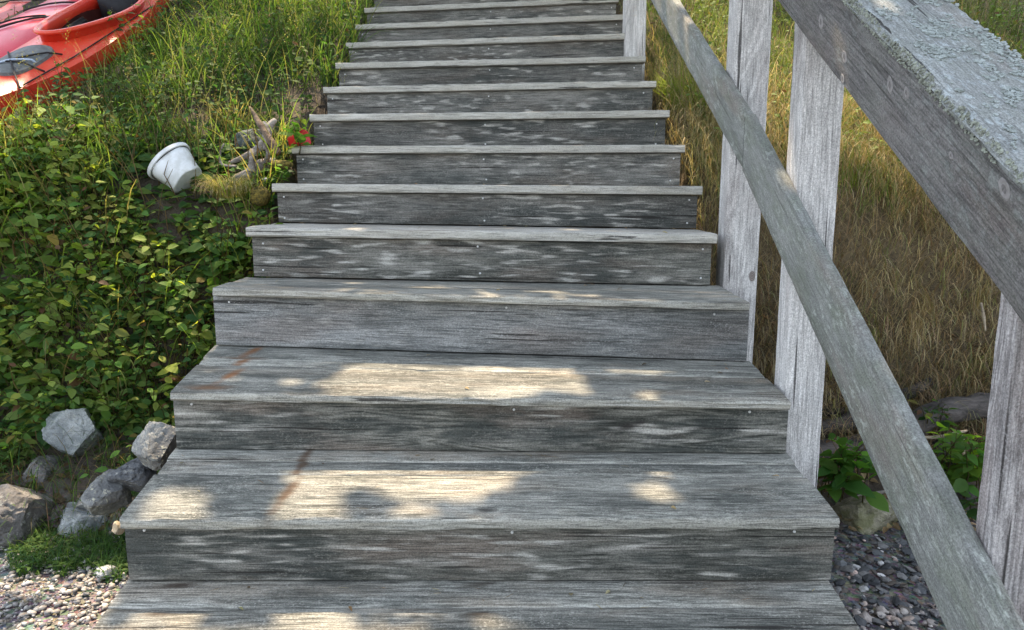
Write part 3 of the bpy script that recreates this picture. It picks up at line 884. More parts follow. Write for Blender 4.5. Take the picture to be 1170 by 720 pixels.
def ring_prof(prof, seg=40):
    bm = bmesh.new(); n = len(prof); rings = []
    for j in range(seg):
        an = 2 * math.pi * j / seg
        rings.append([bm.verts.new((r * math.cos(an), r * math.sin(an), z)) for (r, z) in prof])
    for j in range(seg):
        a = rings[j]; b = rings[(j + 1) % seg]
        for i in range(n):
            i2 = (i + 1) % n
            bm.faces.new((a[i], b[i], b[i2], a[i2]))
    bmesh.ops.recalc_face_normals(bm, faces=bm.faces)
    return bm
bm_link('rim', ring_prof([(0.1095, 0.064), (0.119, 0.064), (0.121, 0.068), (0.121, 0.092), (0.117, 0.096), (0.1095, 0.094)]), m_pail, bk, BM, smooth=False)
m_slot = plain('dark_slot', (0.03, 0.035, 0.04), rough=0.8)
bm_link('rim_groove', ring_prof([(0.110, 0.0585), (0.1125, 0.0585), (0.1125, 0.0635), (0.110, 0.0635)]), m_slot, bk, BM)

# ================================================================== RED SCRAP
m_red = plain('red_plastic', (0.62, 0.02, 0.025), rough=0.35, col2=(0.5, 0.012, 0.02), scale=15, spec=0.5)
rc = empty('red_cup', at(340, 161, 3.62), 'crushed bright red plastic cup half hidden by the leafy sprig beside the steps', 'cup')
bm = lathe([(0.028, -0.035), (0.032, -0.034), (0.044, 0.035), (0.047, 0.036), (0.047, 0.042), (0.041, 0.04), (0.03, -0.03)], 24)
for v in bm.verts:
    v.co.x *= 1.0 + 0.2 * noise.noise(v.co * 25); v.co.z += 0.012 * noise.noise(v.co * 30 + Vector((4, 0, 0))); v.co.y *= 0.75
CM = Matrix.Translation(at(340, 161, 3.62)) @ Matrix.Scale(1.05, 4) @ Matrix.Rotation(1.25, 4, 'Y') @ Matrix.Rotation(0.4, 4, 'X')
bm_link('cup_wall', bm, m_red, rc, CM, smooth=True)

# ================================================================== KAYAKS
def paint(name, col, col2):
    t = NT(name)
    tc = t.n('ShaderNodeTexCoord')
    a = t.noise(tc.outputs['Object'], 3, 4, 0.6); b = t.noise(tc.outputs['Object'], 90, 3, 0.6)
    c = t.mix(t.ramp(a, 0.3, 0.7), col, col2)
    c = t.mix(t.math('MULTIPLY', t.ramp(b, 0.58, 0.72), 0.3), c, (0.55, 0.35, 0.3))
    t.l(c, t.b.inputs['Base Color']); t.b.inputs['Roughness'].default_value = 0.42
    t.b.inputs['Coat Weight'].default_value = 0.1
    t.l(t.bump(b, 0.15, 0.003), t.b.inputs['Normal'])
    return t.m
m_k1 = paint('orange_red_hull_plastic', (0.72, 0.065, 0.022), (0.64, 0.035, 0.018))
m_k2 = paint('crimson_pink_hull_plastic', (0.66, 0.035, 0.085), (0.58, 0.025, 0.06))
m_k3 = paint('dark_red_hull_plastic', (0.5, 0.03, 0.03), (0.42, 0.02, 0.02))
m_blk = plain('black_foam', (0.012, 0.013, 0.017), rough=0.7, var=0.3, scale=40)
m_cav = plain('cockpit_inside', (0.06, 0.012, 0.010), rough=0.6, var=0.5, scale=8)
m_hatch = plain('grey_neoprene_hatch', (0.13, 0.145, 0.15), rough=0.6, var=0.35, scale=30, bump=0.3)
m_cord = plain('black_cord', (0.015, 0.014, 0.016), rough=0.7)
m_cord_b = plain('blue_white_cord', (0.25, 0.36, 0.55), rough=0.7, col2=(0.6, 0.65, 0.7), scale=200)

def kayak(loc, rot, mat, L, W, label, cock=None, hatch=None, cords=(), grp='kayaks pulled up on the bank', coam=None):
    root = empty('kayak', loc, label, 'kayak', grp)
    root.rotation_euler = rot
    KM = Matrix.Translation(loc) @ root.rotation_euler.to_matrix().to_4x4()
    def half(t): return max(0.006, W / 2 * (1 - abs(t) ** 2.3) ** 0.85)
    def sheer(t): return 0.20 + 0.10 * abs(t) ** 2.5
    def crown(t): return 0.055 * (1 - abs(t) ** 2) + 0.01
    def deckz(x, y):
        t = max(-1, min(1, y / (L / 2)))
        h = half(t)
        return sheer(t) + crown(t) * max(0, 1 - (abs(x) / h) ** 2)
    NS, NA = 64, 28
    bm = bmesh.new()
    rings = []
    for i in range(NS + 1):
        t = -1 + 2 * i / NS
        tt = math.copysign(abs(t) ** 0.9, t) * 0.995
        h = half(tt); s = sheer(tt); y = tt * L / 2
        rk = 0.10 * abs(tt) ** 4
        ring = []
        for j in range(NA):
            an = 2 * math.pi * j / NA
            cx = math.cos(an); cz = math.sin(an)
            if cz >= 0:
                x = h * cx; z = s + crown(tt) * (1 - cx * cx)
            else:
                x = h * math.copysign(abs(cx) ** 0.55, cx); z = s + (s - rk) * -(abs(cz) ** 0.75) * (1 - 0.0)
                # chine and rolled seam
                x *= 1 + 0.02 * math.sin(abs(cz) * 9)
            ring.append(bm.verts.new((x, y, z)))
        rings.append(ring)
    for a, b in zip(rings, rings[1:]):
        for j in range(NA):
            j2 = (j + 1) % NA
            bm.faces.new((a[j], a[j2], b[j2], b[j]))
    bm.faces.new(rings[0]); bm.faces.new(rings[-1][::-1])
    bmesh.ops.recalc_face_normals(bm, faces=bm.faces)
    hull = bm_link('hull', bm, [mat, m_cav], root, KM, smooth=True)
    if cock:
        y0, y1, cw = cock          # pointed end at y0, wide end at y1
        def egg(s, grow=0.0):
            out = []
            n = 48
            for j in range(n):
                an = 2 * math.pi * j / n
                yy = (y0 + y1) / 2 + (y1 - y0) / 2 * -math.cos(an)
                f = (1 - math.cos(an)) / 2
                ww = cw / 2 * abs(math.sin(an)) ** 0.85 * (0.72 + 0.5 * f)
                x = math.copysign(ww, math.sin(an))
                c = Vector((0, (y0 + y1) / 2))
                d = Vector((x, yy)) - c
                d = d.normalized() * (d.length + grow)
                out.append((c.x + d.x, c.y + d.y))
            return out
        e = egg(0)
        cb = bmesh.new()
        lo = [cb.verts.new((x * 0.95, y, 0.05)) for x, y in e]; hi = [cb.verts.new((x, y, 0.6)) for x, y in e]
        n = len(e)
        for j in range(n):
            cb.faces.new((lo[j], lo[(j + 1) % n], hi[(j + 1) % n], hi[j]))
        cb.faces.new(lo[::-1]); cb.faces.new(hi)
        bmesh.ops.recalc_face_normals(cb, faces=cb.faces)
        for f in cb.faces: f.material_index = 1
        cut = bm_link('cutter', cb, [mat, m_cav], root, KM)
        md = hull.modifiers.new('cut', 'BOOLEAN'); md.operation = 'DIFFERENCE'; md.object = cut; md.solver = 'EXACT'
        bpy.context.view_layer.update()
        dg = bpy.context.evaluated_depsgraph_get()
        nm = bpy.data.meshes.new_from_object(hull.evaluated_get(dg))
        hull.modifiers.clear(); hull.data = nm; nm.name = 'hull'
        try: nm.set_sharp_from_angle(angle=math.radians(40))
        except Exception: pass
        bpy.data.objects.remove(cut)
        # raised coaming with an outward lip
        cbm = bmesh.new()
        prof = [(-0.006, -0.04), (-0.008, 0.022), (0.0, 0.040), (0.026, 0.042), (0.036, 0.030), (0.026, 0.018), (0.006, 0.014), (0.012, -0.04)]
        rings = []
        for j in range(n):
            x, y = e[j]
            xa, ya = e[(j - 1) % n]; xb, yb = e[(j + 1) % n]
            tx, ty = xb - xa, yb - ya
            l_ = math.hypot(tx, ty); nx_, ny_ = ty / l_, -tx / l_
            c = Vector((0, (y0 + y1) / 2))
            if (Vector((nx_, ny_)).dot(Vector((x, y)) - c)) < 0: nx_, ny_ = -nx_, -ny_
            z = deckz(x, y) + 0.05 * ((y - y0) / (y1 - y0)) * 0.0
            rise = 0.02 * (1 - (y - y0) / (y1 - y0)) + 0.008
            rings.append([cbm.verts.new((x + nx_ * a, y + ny_ * a, z + b + rise * (1 if b > 0 else 0))) for a, b in prof])
        m_ = len(prof)
        for j in range(n):
            a = rings[j]; b = rings[(j + 1) % n]
            for i in range(m_):
                cbm.faces.new((a[i], b[i], b[(i + 1) % m_], a[(i + 1) % m_]))
        bmesh.ops.recalc_face_normals(cbm, faces=cbm.faces)
        bm_link('cockpit_coaming', cbm, mat, root, KM, smooth=True)
        sb = bmesh.new()
        sy = lerp(y0, y1, 0.70)
        for (cx, cy, cz, sx, sy_, sz) in ((0, sy, 0.085, cw * 0.78, 0.32, 0.05), (0, sy + 0.15, 0.19, cw * 0.7, 0.06, 0.20), (-cw * .36, sy - .25, 0.16, 0.05, 0.34, 0.12), (cw * .36, sy - .25, 0.16, 0.05, 0.34, 0.12)):
            r = bmesh.ops.create_cube(sb, size=1, matrix=Matrix.Translation((cx, cy, cz)) @ Matrix.Diagonal((sx, sy_, sz, 1)))
        bmesh.ops.bevel(sb, geom=sb.edges[:], offset=0.018, segments=3, affect='EDGES')
        bm_link('seat', sb, m_blk, root, KM, smooth=True)
    if hatch:
        hy, hl, hw = hatch
        hb = bmesh.new(); n = 36; ro, ri = [], []
        top = []
        for j in range(n):
            an = 2 * math.pi * j / n
            cx = math.copysign(abs(math.cos(an)) ** 0.6, math.cos(an)) * hw / 2; cy = math.copysign(abs(math.sin(an)) ** 0.6, math.sin(an)) * hl / 2 + hy
            ro.append(hb.verts.new((cx, cy, deckz(cx, cy) - 0.004)))
            ri.append(hb.verts.new((cx * 0.97, hy + (cy - hy) * 0.97, deckz(cx, cy) + 0.016)))
            top.append(hb.verts.new((cx * 0.5, hy + (cy - hy) * 0.5, deckz(cx * 0.5, cy) + 0.018)))
        for j in range(n):
            j2 = (j + 1) % n
            hb.faces.new((ro[j], ro[j2], ri[j2], ri[j])); hb.faces.new((ri[j], ri[j2], top[j2], top[j]))
        hb.faces.new(top)
        bmesh.ops.recalc_face_normals(hb, faces=hb.faces)
        bm_link('hatch_cover', hb, m_hatch, root, KM)
    for (pts, r, cm) in cords:
        vs, fs = [], []
        P = []
        for (x, y) in pts: P.append((x, y))
        P3 = []
        for a, b in zip(P, P[1:]):
            for s in range(8):
                x = lerp(a[0], b[0], s / 8); y = lerp(a[1], b[1], s / 8)
                P3.append(Vector((x, y, deckz(x, y) + r * 1.3 + 0.003 + (0.016 if hatch and abs(y - hatch[0]) < hatch[1] / 2 and abs(x) < hatch[2] / 2 else 0))))
        x, y = P[-1]; P3.append(Vector((x, y, deckz(x, y) + r)))
        tube_data(P3, [r] * len(P3), 6, vs, fs)
        link('deck_line', mesh('deck_line', vs, fs, True), cm, root, KM)
    return root

def kayak_pose(yaw, target, local):
    """lie on the slope, long axis turned yaw to the right of uphill; put a local point at target"""
    n = Vector((0, -0.546, 1)).normalized()
    a = Vector((math.sin(yaw), math.cos(yaw), 0.546 * math.cos(yaw))).normalized()
    xx = a.cross(n)
    m = Matrix((xx, a, n)).transposed()
    return Vector(target) - m @ Vector(local), m.to_euler()
Y1 = math.radians(2)
l1, r1 = kayak_pose(Y1, at(54, 41, 4.73), (0, -0.25, 0.30))
kayak(l1, r1, m_k1, 3.0, 0.54,
      'orange-red kayak nearest the bucket with a grey deck hatch and open cockpit',
      cock=(-0.25, 0.85, 0.40), hatch=(-0.60, 0.50, 0.26),
      cords=[([(-0.20, -0.95), (0.16, -0.42)], 0.005, m_cord), ([(0.20, -0.95), (-0.16, -0.42)], 0.005, m_cord), ([(-0.19, -0.68), (0.19, -0.68)], 0.005, m_cord), ([(-0.10, -0.80), (0.0, -0.66), (0.12, -0.62)], 0.006, m_cord_b),
             ([(0.19, -0.9), (0.22, -0.4), (0.23, 0.2), (0.23, 0.7)], 0.004, m_cord)])
l2, r2 = kayak_pose(math.radians(3), at(28, 29, 5.30), (0, -0.2, 0.26))
kayak(l2, r2, m_k2, 3.4, 0.66,
      'crimson-pink kayak with black bungee cords across its deck, second from the bucket',
      cock=(0.55, 1.35, 0.46),
      cords=[([(-0.24, -0.42), (0.0, -0.1), (0.27, 0.1)], 0.007, m_cord), ([(-0.26, -0.12), (0.05, -0.02), (0.27, -0.25)], 0.007, m_cord), ([(-0.26, 0.22), (0.0, 0.3), (0.28, 0.36)], 0.007, m_cord), ([(0.28, -0.6), (0.29, 0.4)], 0.005, m_cord)])
l3, r3 = kayak_pose(math.radians(3), at(20, 4, 6.25), (0, 0, 0.25))
kayak(l3, r3, m_k3, 3.2, 0.64,
      'dark red kayak farthest from the stairs, only a sliver of deck showing',
      cords=[([(-0.25, -0.1), (0.25, 0.1)], 0.006, m_cord), ([(-0.25, 0.3), (0.25, 0.15)], 0.006, m_cord)])

# ================================================================== FOLIAGE
class Acc:
    def __init__(s): s.v, s.f, s.c = [], [], []
    def build(s, name, mat, parent=None, smooth=True):
        return link(name, mesh(name, s.v, s.f, smooth, s.c), mat, parent)

def leaf(A, base, d, up, L, W, col, fold=0.25, droop=0.35):
    """pointed oval leaf folded along its midrib; base point, direction, up"""
    d = d.normalized()
    sd = d.cross(up)
    if sd.length < 1e-3: sd = d.cross(Vector((1, 0, 0)))
    sd.normalize(); n = sd.cross(d)
    prof = ((0.0, 0.05), (0.22, 0.78), (0.48, 1.0), (0.76, 0.66), (1.0, 0.0))
    b = len(A.v)
    for s, wv in prof:
        c = base + d * (L * s) - n * (droop * L * s * s)
        e = n * (fold * W * 0.5 * wv)
        if s in (0.0, 1.0):
            A.v.append(tuple(c)); A.c.append(col)
        else:
            A.v.append(tuple(c + sd * (W * 0.5 * wv) + e)); A.v.append(tuple(c)); A.v.append(tuple(c - sd * (W * 0.5 * wv) + e))
            A.c += [col, [x * 0.92 for x in col], col]
    A.f += [(b, b + 2, b + 1), (b, b + 3, b + 2), (b + 1, b + 2, b + 5, b + 4), (b + 2, b + 3, b + 6, b + 5),
            (b + 4, b + 5, b + 8, b + 7), (b + 5, b + 6, b + 9, b + 8), (b + 7, b + 8, b + 10), (b + 8, b + 9, b + 10)]

def stem(A, pts, r0, r1, col):
    n = len(pts); b = len(A.v)
    for i, p in enumerate(pts):
        r = lerp(r0, r1, i / (n - 1))
        for j in range(3):
            an = 2.09 * j
            A.v.append((p.x + r * math.cos(an), p.y + r * math.sin(an), p.z)); A.c.append(col)
    for i in range(n - 1):
        for j in range(3):
            A.f.append((b + 3 * i + j, b + 3 * i + (j + 1) % 3, b + 3 * i + 3 + (j + 1) % 3, b + 3 * i + 3 + j))

def blade(A, p, d, L, w, bend, col, seg=5, col2=None):
    """grass blade: starts at p going up, arching towards horizontal direction d"""
    d = d.normalized(); sd = Vector((-d.y, d.x, 0))
    b = len(A.v); col2 = col2 or col
    ang = U(0.05, 0.35); q = p.copy()
    for i in range(seg + 1):
        t = i / seg
        ww = w * 0.5 * (1 - t ** 1.6) + 0.0002
        A.v.append(tuple(q + sd * ww)); A.v.append(tuple(q - sd * ww))
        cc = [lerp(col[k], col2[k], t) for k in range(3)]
        A.c += [cc, cc]
        ang += bend / seg * (0.5 + t)
        q = q + (d * math.sin(ang) + Vector((0, 0, math.cos(ang)))) * (L / seg)
    for i in range(seg):
        A.f.append((b + 2 * i, b + 2 * i + 1, b + 2 * i + 3, b + 2 * i + 2))
    return q

def vary(c, a=0.25):
    k = 1 + U(-a, a)
    return [max(0.0, c[0] * k * (1 + U(-.12, .12))), max(0.0, c[1] * k), max(0.0, c[2] * k * (1 + U(-.15, .15)))]

GREENS = [(0.105, 0.20, 0.045), (0.085, 0.175, 0.05), (0.135, 0.225, 0.05), (0.07, 0.15, 0.05), (0.18, 0.25, 0.06)]
m_leaf = leafmat('undergrowth_leaf', 0.55, rough=0.6, spec=0.2, tcol=(1.55, 1.55, 0.6))
m_grass = leafmat('grass_blade', 0.45, rough=0.65, spec=0.15, tcol=(1.35, 1.45, 0.65))
m_straw = leafmat('dry_straw', 0.35, rough=0.6, spec=0.25, tcol=(1.15, 1.05, 0.75))

def sprig(A, p, lean, H, nl, Lf, greens=GREENS, stemcol=(0.09, 0.075, 0.035), spread=1.0, face=0.0):
    """upright weed: wiry stem with pairs of oval leaves"""
    n = 6; pts = []
    for i in range(n):
        t = i / (n - 1)
        pts.append(p + Vector((0, 0, 1)) * (H * t * (1 - 0.25 * lean.length * t)) + lean * (H * t * t) + Vector((U(-1, 1), U(-1, 1), 0)) * 0.006)
    stem(A, pts, 0.0028, 0.0012, stemcol)
    a0 = U(0, 6.28)
    bc = random.choice(greens)
    for i in range(nl):
        t = 0.18 + 0.82 * (i + U(0, 0.5)) / nl
        k = min(int(t * (n - 1)), n - 2); f = t * (n - 1) - k
        q = pts[k].lerp(pts[k + 1], max(0, min(1, f)))
        for sgn in (0, math.pi):
            an = a0 + i * 1.57 + sgn + U(-.4, .4)
            d = Vector((math.cos(an), math.sin(an), U(-0.5, 0.75)))
            L = Lf * U(0.45, 1.35) * (1.1 - 0.5 * t)
            c = vary(bc, 0.25)
            if t > 0.8: c = [c[0] * 1.35, c[1] * 1.3, c[2]]
            if R() < 0.06: c = vary(random.choice(((0.26, 0.22, 0.06), (0.20, 0.22, 0.06), (0.16, 0.09, 0.05))))
            q2 = q + d.normalized() * (0.010 * spread)
            leaf(A, q2, d, Vector((U(-.75, .75), U(-.6, .6) - face, 1)), L, L * U(0.48, 0.68), c, fold=U(0.05, 0.4), droop=U(0.0, 0.5))

def ground_at(u, v, y0=1.5):
    """first terrain hit along a survey direction"""
    y = y0
    while y < 12:
        p = at(u, v, y)
        if p.z <= zt(p.x, p.y): return p
        y += 0.02
    return at(u, v, 6)

# --- leafy undergrowth on the left bank
A = Acc()
cnt = 0
while cnt < 1800:
    x = U(-4.2, -1.06); y = U(2.94, 3.75)
    nz = noise.noise(Vector((x * 2.1, y * 2.1, 0)))
    if y > 3.45 and nz < -0.02 and x > -2.0: continue
    if y < 3.04 and nz < -0.15: continue
    if (math.hypot(x + 1.6, y - 3.46) < (0.20 if y > 3.40 else 0.13)) or (-1.42 < x < -1.06 and y > 3.33): continue
    z = zt(x, y)
    if y > 3.3 and x > -1.75: H = U(0.06, 0.16)
    else: H = U(0.14, 0.36) * (1 + 0.3 * nz)
    H *= 0.6 if x > -1.16 else 1
    sprig(A, Vector((x, y, z - 0.02)), Vector((U(-.5, .5), U(-.9, .05), 0)), H, random.choice((3, 4, 5, 6, 7)), U(0.035, 0.075) if (nz > 0.12 or R() < 0.3) else U(0.06, 0.095), face=0.85, greens=GREENS if R() < 0.7 else [(0.21, 0.26, 0.06), (0.17, 0.24, 0.06)])
    cnt += 1
# shaded floor of low leaves so that no bare soil shows between the stems
for _ in range(6200):
    x = U(-4.2, -1.06); y = U(2.93, 3.8)
    if math.hypot(x + 1.6, y - 3.50) < 0.07: continue
    an = U(0, 6.28)
    leaf(A, Vector((x, y, zt(x, y) + U(0.0, 0.10))), Vector((math.cos(an), math.sin(an), U(-.1, .5))), Vector((U(-.3, .3), U(-1.2, -.1), 1)), U(0.04, 0.075), U(0.025, 0.045), vary(random.choice(GREENS[:4]), 0.3))
for _ in range(2000):
    x = U(-3.1, -1.08); y = U(3.0, 3.8); an = U(0, 6.28)
    if math.hypot(x + 1.6, y - 3.46) < 0.18: continue
    nz = noise.noise(Vector((x * 2.6, y * 2.6, 7)))
    if nz < -0.05: continue
    c = vary(random.choice(((0.12, 0.19, 0.04), (0.16, 0.22, 0.05), (0.24, 0.22, 0.10))), 0.3)
    blade(A, Vector((x, y, zt(x, y))), Vector((math.cos(an), math.sin(an) - .6, 0)), U(0.2, 0.5), U(0.003, 0.008), U(0.5, 2.4), c)
for _ in range(260):
    x = U(-3.1, -1.08); y = U(3.0, 3.8)
    b0_ = Vector((x, y, zt(x, y))); b1_ = b0_ + Vector((U(-.18, .18), U(-.25, 0), U(0.12, 0.36)))
    stem(A, [b0_, b0_.lerp(b1_, .5) + Vector((U(-.03, .03), U(-.03, .03), 0.03)), b1_], 0.003, 0.0012, vary((0.20, 0.15, 0.08), 0.3))
for (xa, xb, ya, yb, n_) in ((-1.52, -1.12, 2.66, 2.95, 34), (-2.3, -1.93, 2.72, 2.95, 30), (-1.95, -1.5, 2.96, 3.02, 26)):
    for _ in range(n_):
        x, y = U(xa, xb), U(ya, yb)
        sprig(A, Vector((x, y, zt(x, y) - 0.01)), Vector((U(-.6, .6), U(-.9, -.2), 0)), U(0.08, 0.18), 4, U(0.035, 0.065), face=0.85)
for _ in range(700):
    x = U(-2.35, -1.08); y = U(2.5, 3.0); an = U(0, 6.28)
    c = vary(random.choice(((0.10, 0.07, 0.04), (0.16, 0.12, 0.06), (0.06, 0.09, 0.03), (0.05, 0.05, 0.03))), 0.3)
    leaf(A, Vector((x, y, zt(x, y) + U(0, 0.02))), Vector((math.cos(an), math.sin(an), U(-.2, .3))), Vector((U(-.5, .5), U(-.8, .2), 1)), U(0.02, 0.05), U(0.012, 0.03), c)
for _ in range(70):
    x, y = U(-1.8, -1.28), U(3.16, 3.37)
    sprig(A, Vector((x, y, zt(x, y) - 0.01)), Vector((U(-.5, .5), U(-.9, -.3), 0)), U(0.07, 0.15), 4, U(0.035, 0.065), face=0.85)
tag(A.build('undergrowth', m_leaf), 'dense leafy green undergrowth covering the bank left of the stairs', 'undergrowth', None, 'stuff')

# --- long grass, upper left
A = Acc()
GG = [(0.055, 0.115, 0.028), (0.075, 0.14, 0.032), (0.045, 0.10, 0.035), (0.10, 0.16, 0.045), (0.13, 0.16, 0.055)]
def in_kayak(x, y):
    for (cx, cy, rz, hw, hl) in ((l1.x, l1.y, -2, 0.28, 1.4), (l2.x, l2.y, -3, 0.34, 1.5), (l3.x, l3.y, -3, 0.34, 1.5)):
        a = math.radians(rz); dx, dy = x - cx, y - cy
        lx = dx * math.cos(a) + dy * math.sin(a); ly = -dx * math.sin(a) + dy * math.cos(a)
        if abs(ly) < hl and abs(lx) < hw * (1 - abs(ly / hl) ** 2.3) ** 0.8: return True
    return False
cnt = 0
while cnt < 21000:
    y = 3.45 + 5.8 * R() ** 1.4
    x = -1.04 - (1.0 * y - 0.7) * R()
    if x > -1.3 and y < 3.9 and R() < 0.75: continue
    if in_kayak(x, y) or math.hypot(x + 1.6, y - 3.46) < 0.24: continue
    if -1.5 < x < -1.0 and 3.2 < y < 3.8: continue
    nz = noise.noise(Vector((x * 1.3, y * 1.3, 4)))
    if nz < -0.30: continue
    p = Vector((x, y, zt(x, y) - 0.01))
    an = U(0, 6.28); d = Vector((math.cos(an), math.sin(an) - 0.35, 0))
    L = U(0.14, 0.40) * (1 + 0.5 * nz) * (1.05 if y > 4.2 else 0.8)
    if in_kayak(x - 0.15, y + 0.25) or in_kayak(x - 0.3, y + 0.1) or in_kayak(x, y + 0.35): L *= 0.75
    c = vary(random.choice(GG), 0.3)
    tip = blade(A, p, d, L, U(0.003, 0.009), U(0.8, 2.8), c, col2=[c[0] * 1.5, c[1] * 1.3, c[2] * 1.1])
    cnt += 1
# seed stalks
for _ in range(520):
    y = 3.6 + 4.0 * R() ** 1.3; x = -1.1 - (0.70 * y - 0.8) * R()
    if in_kayak(x, y): continue
    p = Vector((x, y, zt(x, y))); an = U(0, 6.28); d = Vector((math.cos(an), math.sin(an) - .3, 0))
    c = vary((0.30, 0.27, 0.13), 0.2)
    tip = blade(A, p, d, U(0.30, 0.55), 0.0022, U(0.3, 1.0), c)
    for _k in range(9):
        a2 = U(0, 6.28)
        leaf(A, tip + Vector((U(-.01, .01), U(-.01, .01), -0.008 * _k)), Vector((math.cos(a2), math.sin(a2), 0.9)), Vector((0, 0, 1)), 0.012, 0.004, c)
# broad-leaved weeds mixed into the grass
for _ in range(900):
    y = 3.55 + 4.2 * R() ** 1.2; x = -1.08 - (0.70 * y - 0.7) * R()
    if in_kayak(x, y) or (x > -1.55 and y < 3.85): continue
    sprig(A, Vector((x, y, zt(x, y))), Vector((U(-.4, .4), U(-.6, .1), 0)), U(0.14, 0.34), 6, U(0.03, 0.06), greens=GG[:4], face=0.9)
tag(A.build('long_grass', m_grass), 'long tangled green grass covering the upper left slope', 'grass', None, 'stuff')

# --- dry grass bank, right
A = Acc()
DG = [(0.30, 0.27, 0.13), (0.42, 0.37, 0.21), (0.25, 0.22, 0.11), (0.20, 0.22, 0.08), (0.14, 0.19, 0.05)]
DB = [(0.28, 0.20, 0.11), (0.36, 0.27, 0.15), (0.20, 0.15, 0.08)]
cnt = 0
while cnt < 27000:
    y = 2.9 + 5.2 * R() ** 1.5
    x = 0.86 + (1.0 * y - 0.75) * R() ** 1.15
    nz = noise.noise(Vector((x * 1.6, y * 1.6, 9)))
    if y < 3.1 and R() < 0.6: continue
    p = Vector((x, y, zt(x, y) - 0.01 + (U(0, 0.10) if y > 3.1 else 0)))
    an = U(0, 6.28); d = Vector((math.cos(an), math.sin(an) - 0.55, 0))
    if y < 3.45 + 0.2 * nz:
        c = vary(random.choice(DB), 0.3); L = U(0.12, 0.36); bend = U(1.4, 4.2)
    else:
        g = nz + 0.25 * noise.noise(Vector((x * 5, y * 5, 2))) + (0.7 if (y > 4.7 or x > 2.3) else 0.35 if y > 4.0 else 0.02)
        c = vary((0.15, 0.23, 0.04) if (g > 0.12 and R() < 0.75) else random.choice(DG), 0.25); L = U(0.14, 0.40); bend = U(1.2, 4.2)
    if x < 1.0: L *= 0.75
    blade(A, p, d, L, U(0.0016, 0.004), bend, c)
    cnt += 1
for _ in range(500):
    y = 3.2 + 3.5 * R(); x = 0.9 + (0.70 * y - 0.8) * R()
    p = Vector((x, y, zt(x, y))); an = U(0, 6.28); d = Vector((math.cos(an), math.sin(an) - .3, 0))
    c = vary((0.50, 0.40, 0.22), 0.2)
    tip = blade(A, p, d, U(0.22, 0.5), 0.0018, U(0.4, 1.6), c)
    for _k in range(8):
        a2 = U(0, 6.28)
        leaf(A, tip + Vector((U(-.012, .012), U(-.012, .012), U(-.04, .01))), Vector((math.cos(a2), math.sin(a2), 0.6)), Vector((0, 0, 1)), 0.010, 0.0035, c)
for _ in range(1500):
    y = 3.05 + 2.2 * R(); x = 0.83 + 0.28 * R() ** 1.3
    p = Vector((x, y, zt(x, y) + U(-.02, .10))); an = U(0, 6.28); d = Vector((math.cos(an), math.sin(an) - .5, 0))
    blade(A, p, d, U(0.10, 0.28), 0.0022, U(1.2, 4.5), vary(random.choice(((0.52, 0.42, 0.20), (0.45, 0.35, 0.15), (0.36, 0.33, 0.12))), 0.25))
for _ in range(9000):
    y = 2.98 + 1.5 * R(); x = 0.86 + 1.6 * R()
    if x > 0.72 * y + 0.1: continue
    nz = noise.noise(Vector((x * 2.6, y * 2.6, 31)))
    p = Vector((x, y, zt(x, y) + U(0.0, 0.14))); an = U(0, 6.28); d = Vector((math.cos(an), math.sin(an) - .4, 0))
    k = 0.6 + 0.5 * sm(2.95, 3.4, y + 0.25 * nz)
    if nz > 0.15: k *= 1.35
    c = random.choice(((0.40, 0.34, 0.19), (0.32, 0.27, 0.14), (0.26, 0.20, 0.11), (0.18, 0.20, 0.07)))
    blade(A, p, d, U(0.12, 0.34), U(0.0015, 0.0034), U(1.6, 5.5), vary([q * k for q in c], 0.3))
for _ in range(120):
    y = 3.1 + 1.5 * R(); x = 0.95 + 1.5 * R()
    if x > 0.72 * y: continue
    a0 = U(0, 6.28); c0_ = random.choice(((0.50, 0.43, 0.25), (0.42, 0.36, 0.17), (0.22, 0.26, 0.08), (0.36, 0.28, 0.15)))
    for _k in range(38):
        an = a0 + random.gauss(0, 0.7)
        p = Vector((x + U(-.03, .03), y + U(-.03, .03), zt(x, y) + U(0.0, 0.06)))
        blade(A, p, Vector((math.cos(an), math.sin(an) - .5, 0)), U(0.15, 0.36), U(0.0014, 0.003), U(1.0, 4.0), vary(c0_, 0.3))
for _ in range(420):
    y = 3.7 + 2.8 * R(); x = 0.95 + (0.6 * y - 0.6) * R()
    sprig(A, Vector((x, y, zt(x, y))), Vector((U(-.4, .4), U(-.6, .1), 0)), U(0.14, 0.34), 6, U(0.03, 0.055), greens=[(0.12, 0.2, 0.04), (0.17, 0.24, 0.05), (0.09, 0.16, 0.04)], face=0.8)
tag(A.build('dry_grass', m_straw), 'dry golden grass tangled over the bank right of the railing', 'grass', None, 'stuff')

# --- tufts as things
def tuft(p, n, L, w, cols, bend, name, label, spread=0.05, mat=None, down=0.0, group=None):
    A = Acc()
    for _ in range(n):
        an = U(0, 6.28); r = spread * math.sqrt(R())
        q = Vector((r * math.cos(an), r * math.sin(an), U(-0.02, 0.02)))
        d = Vector((math.cos(an + U(-.6, .6)), math.sin(an + U(-.6, .6)) - down, 0))
        c, c2 = random.choice(cols)
        blade(A, q, d, L * U(0.6, 1.15), w * U(0.7, 1.2), bend * U(0.6, 1.3), vary(c, 0.2), col2=vary(c2, 0.15))
    o = A.build(name, mat or m_grass)
    o.location = p
    tag(o, label, 'grass tuft', group)
    return o
tp = at(262, 222, 3.34)
tuft(tp, 460, 0.15, 0.0024, [((0.16, 0.18, 0.04), (0.38, 0.30, 0.18)), ((0.30, 0.24, 0.10), (0.42, 0.36, 0.25)), ((0.13, 0.17, 0.04), (0.16, 0.17, 0.06))], 2.5, 'grass_tuft',
     'drooping grass tuft with straw-coloured tips below the driftwood stump', down=0.55, spread=0.07)
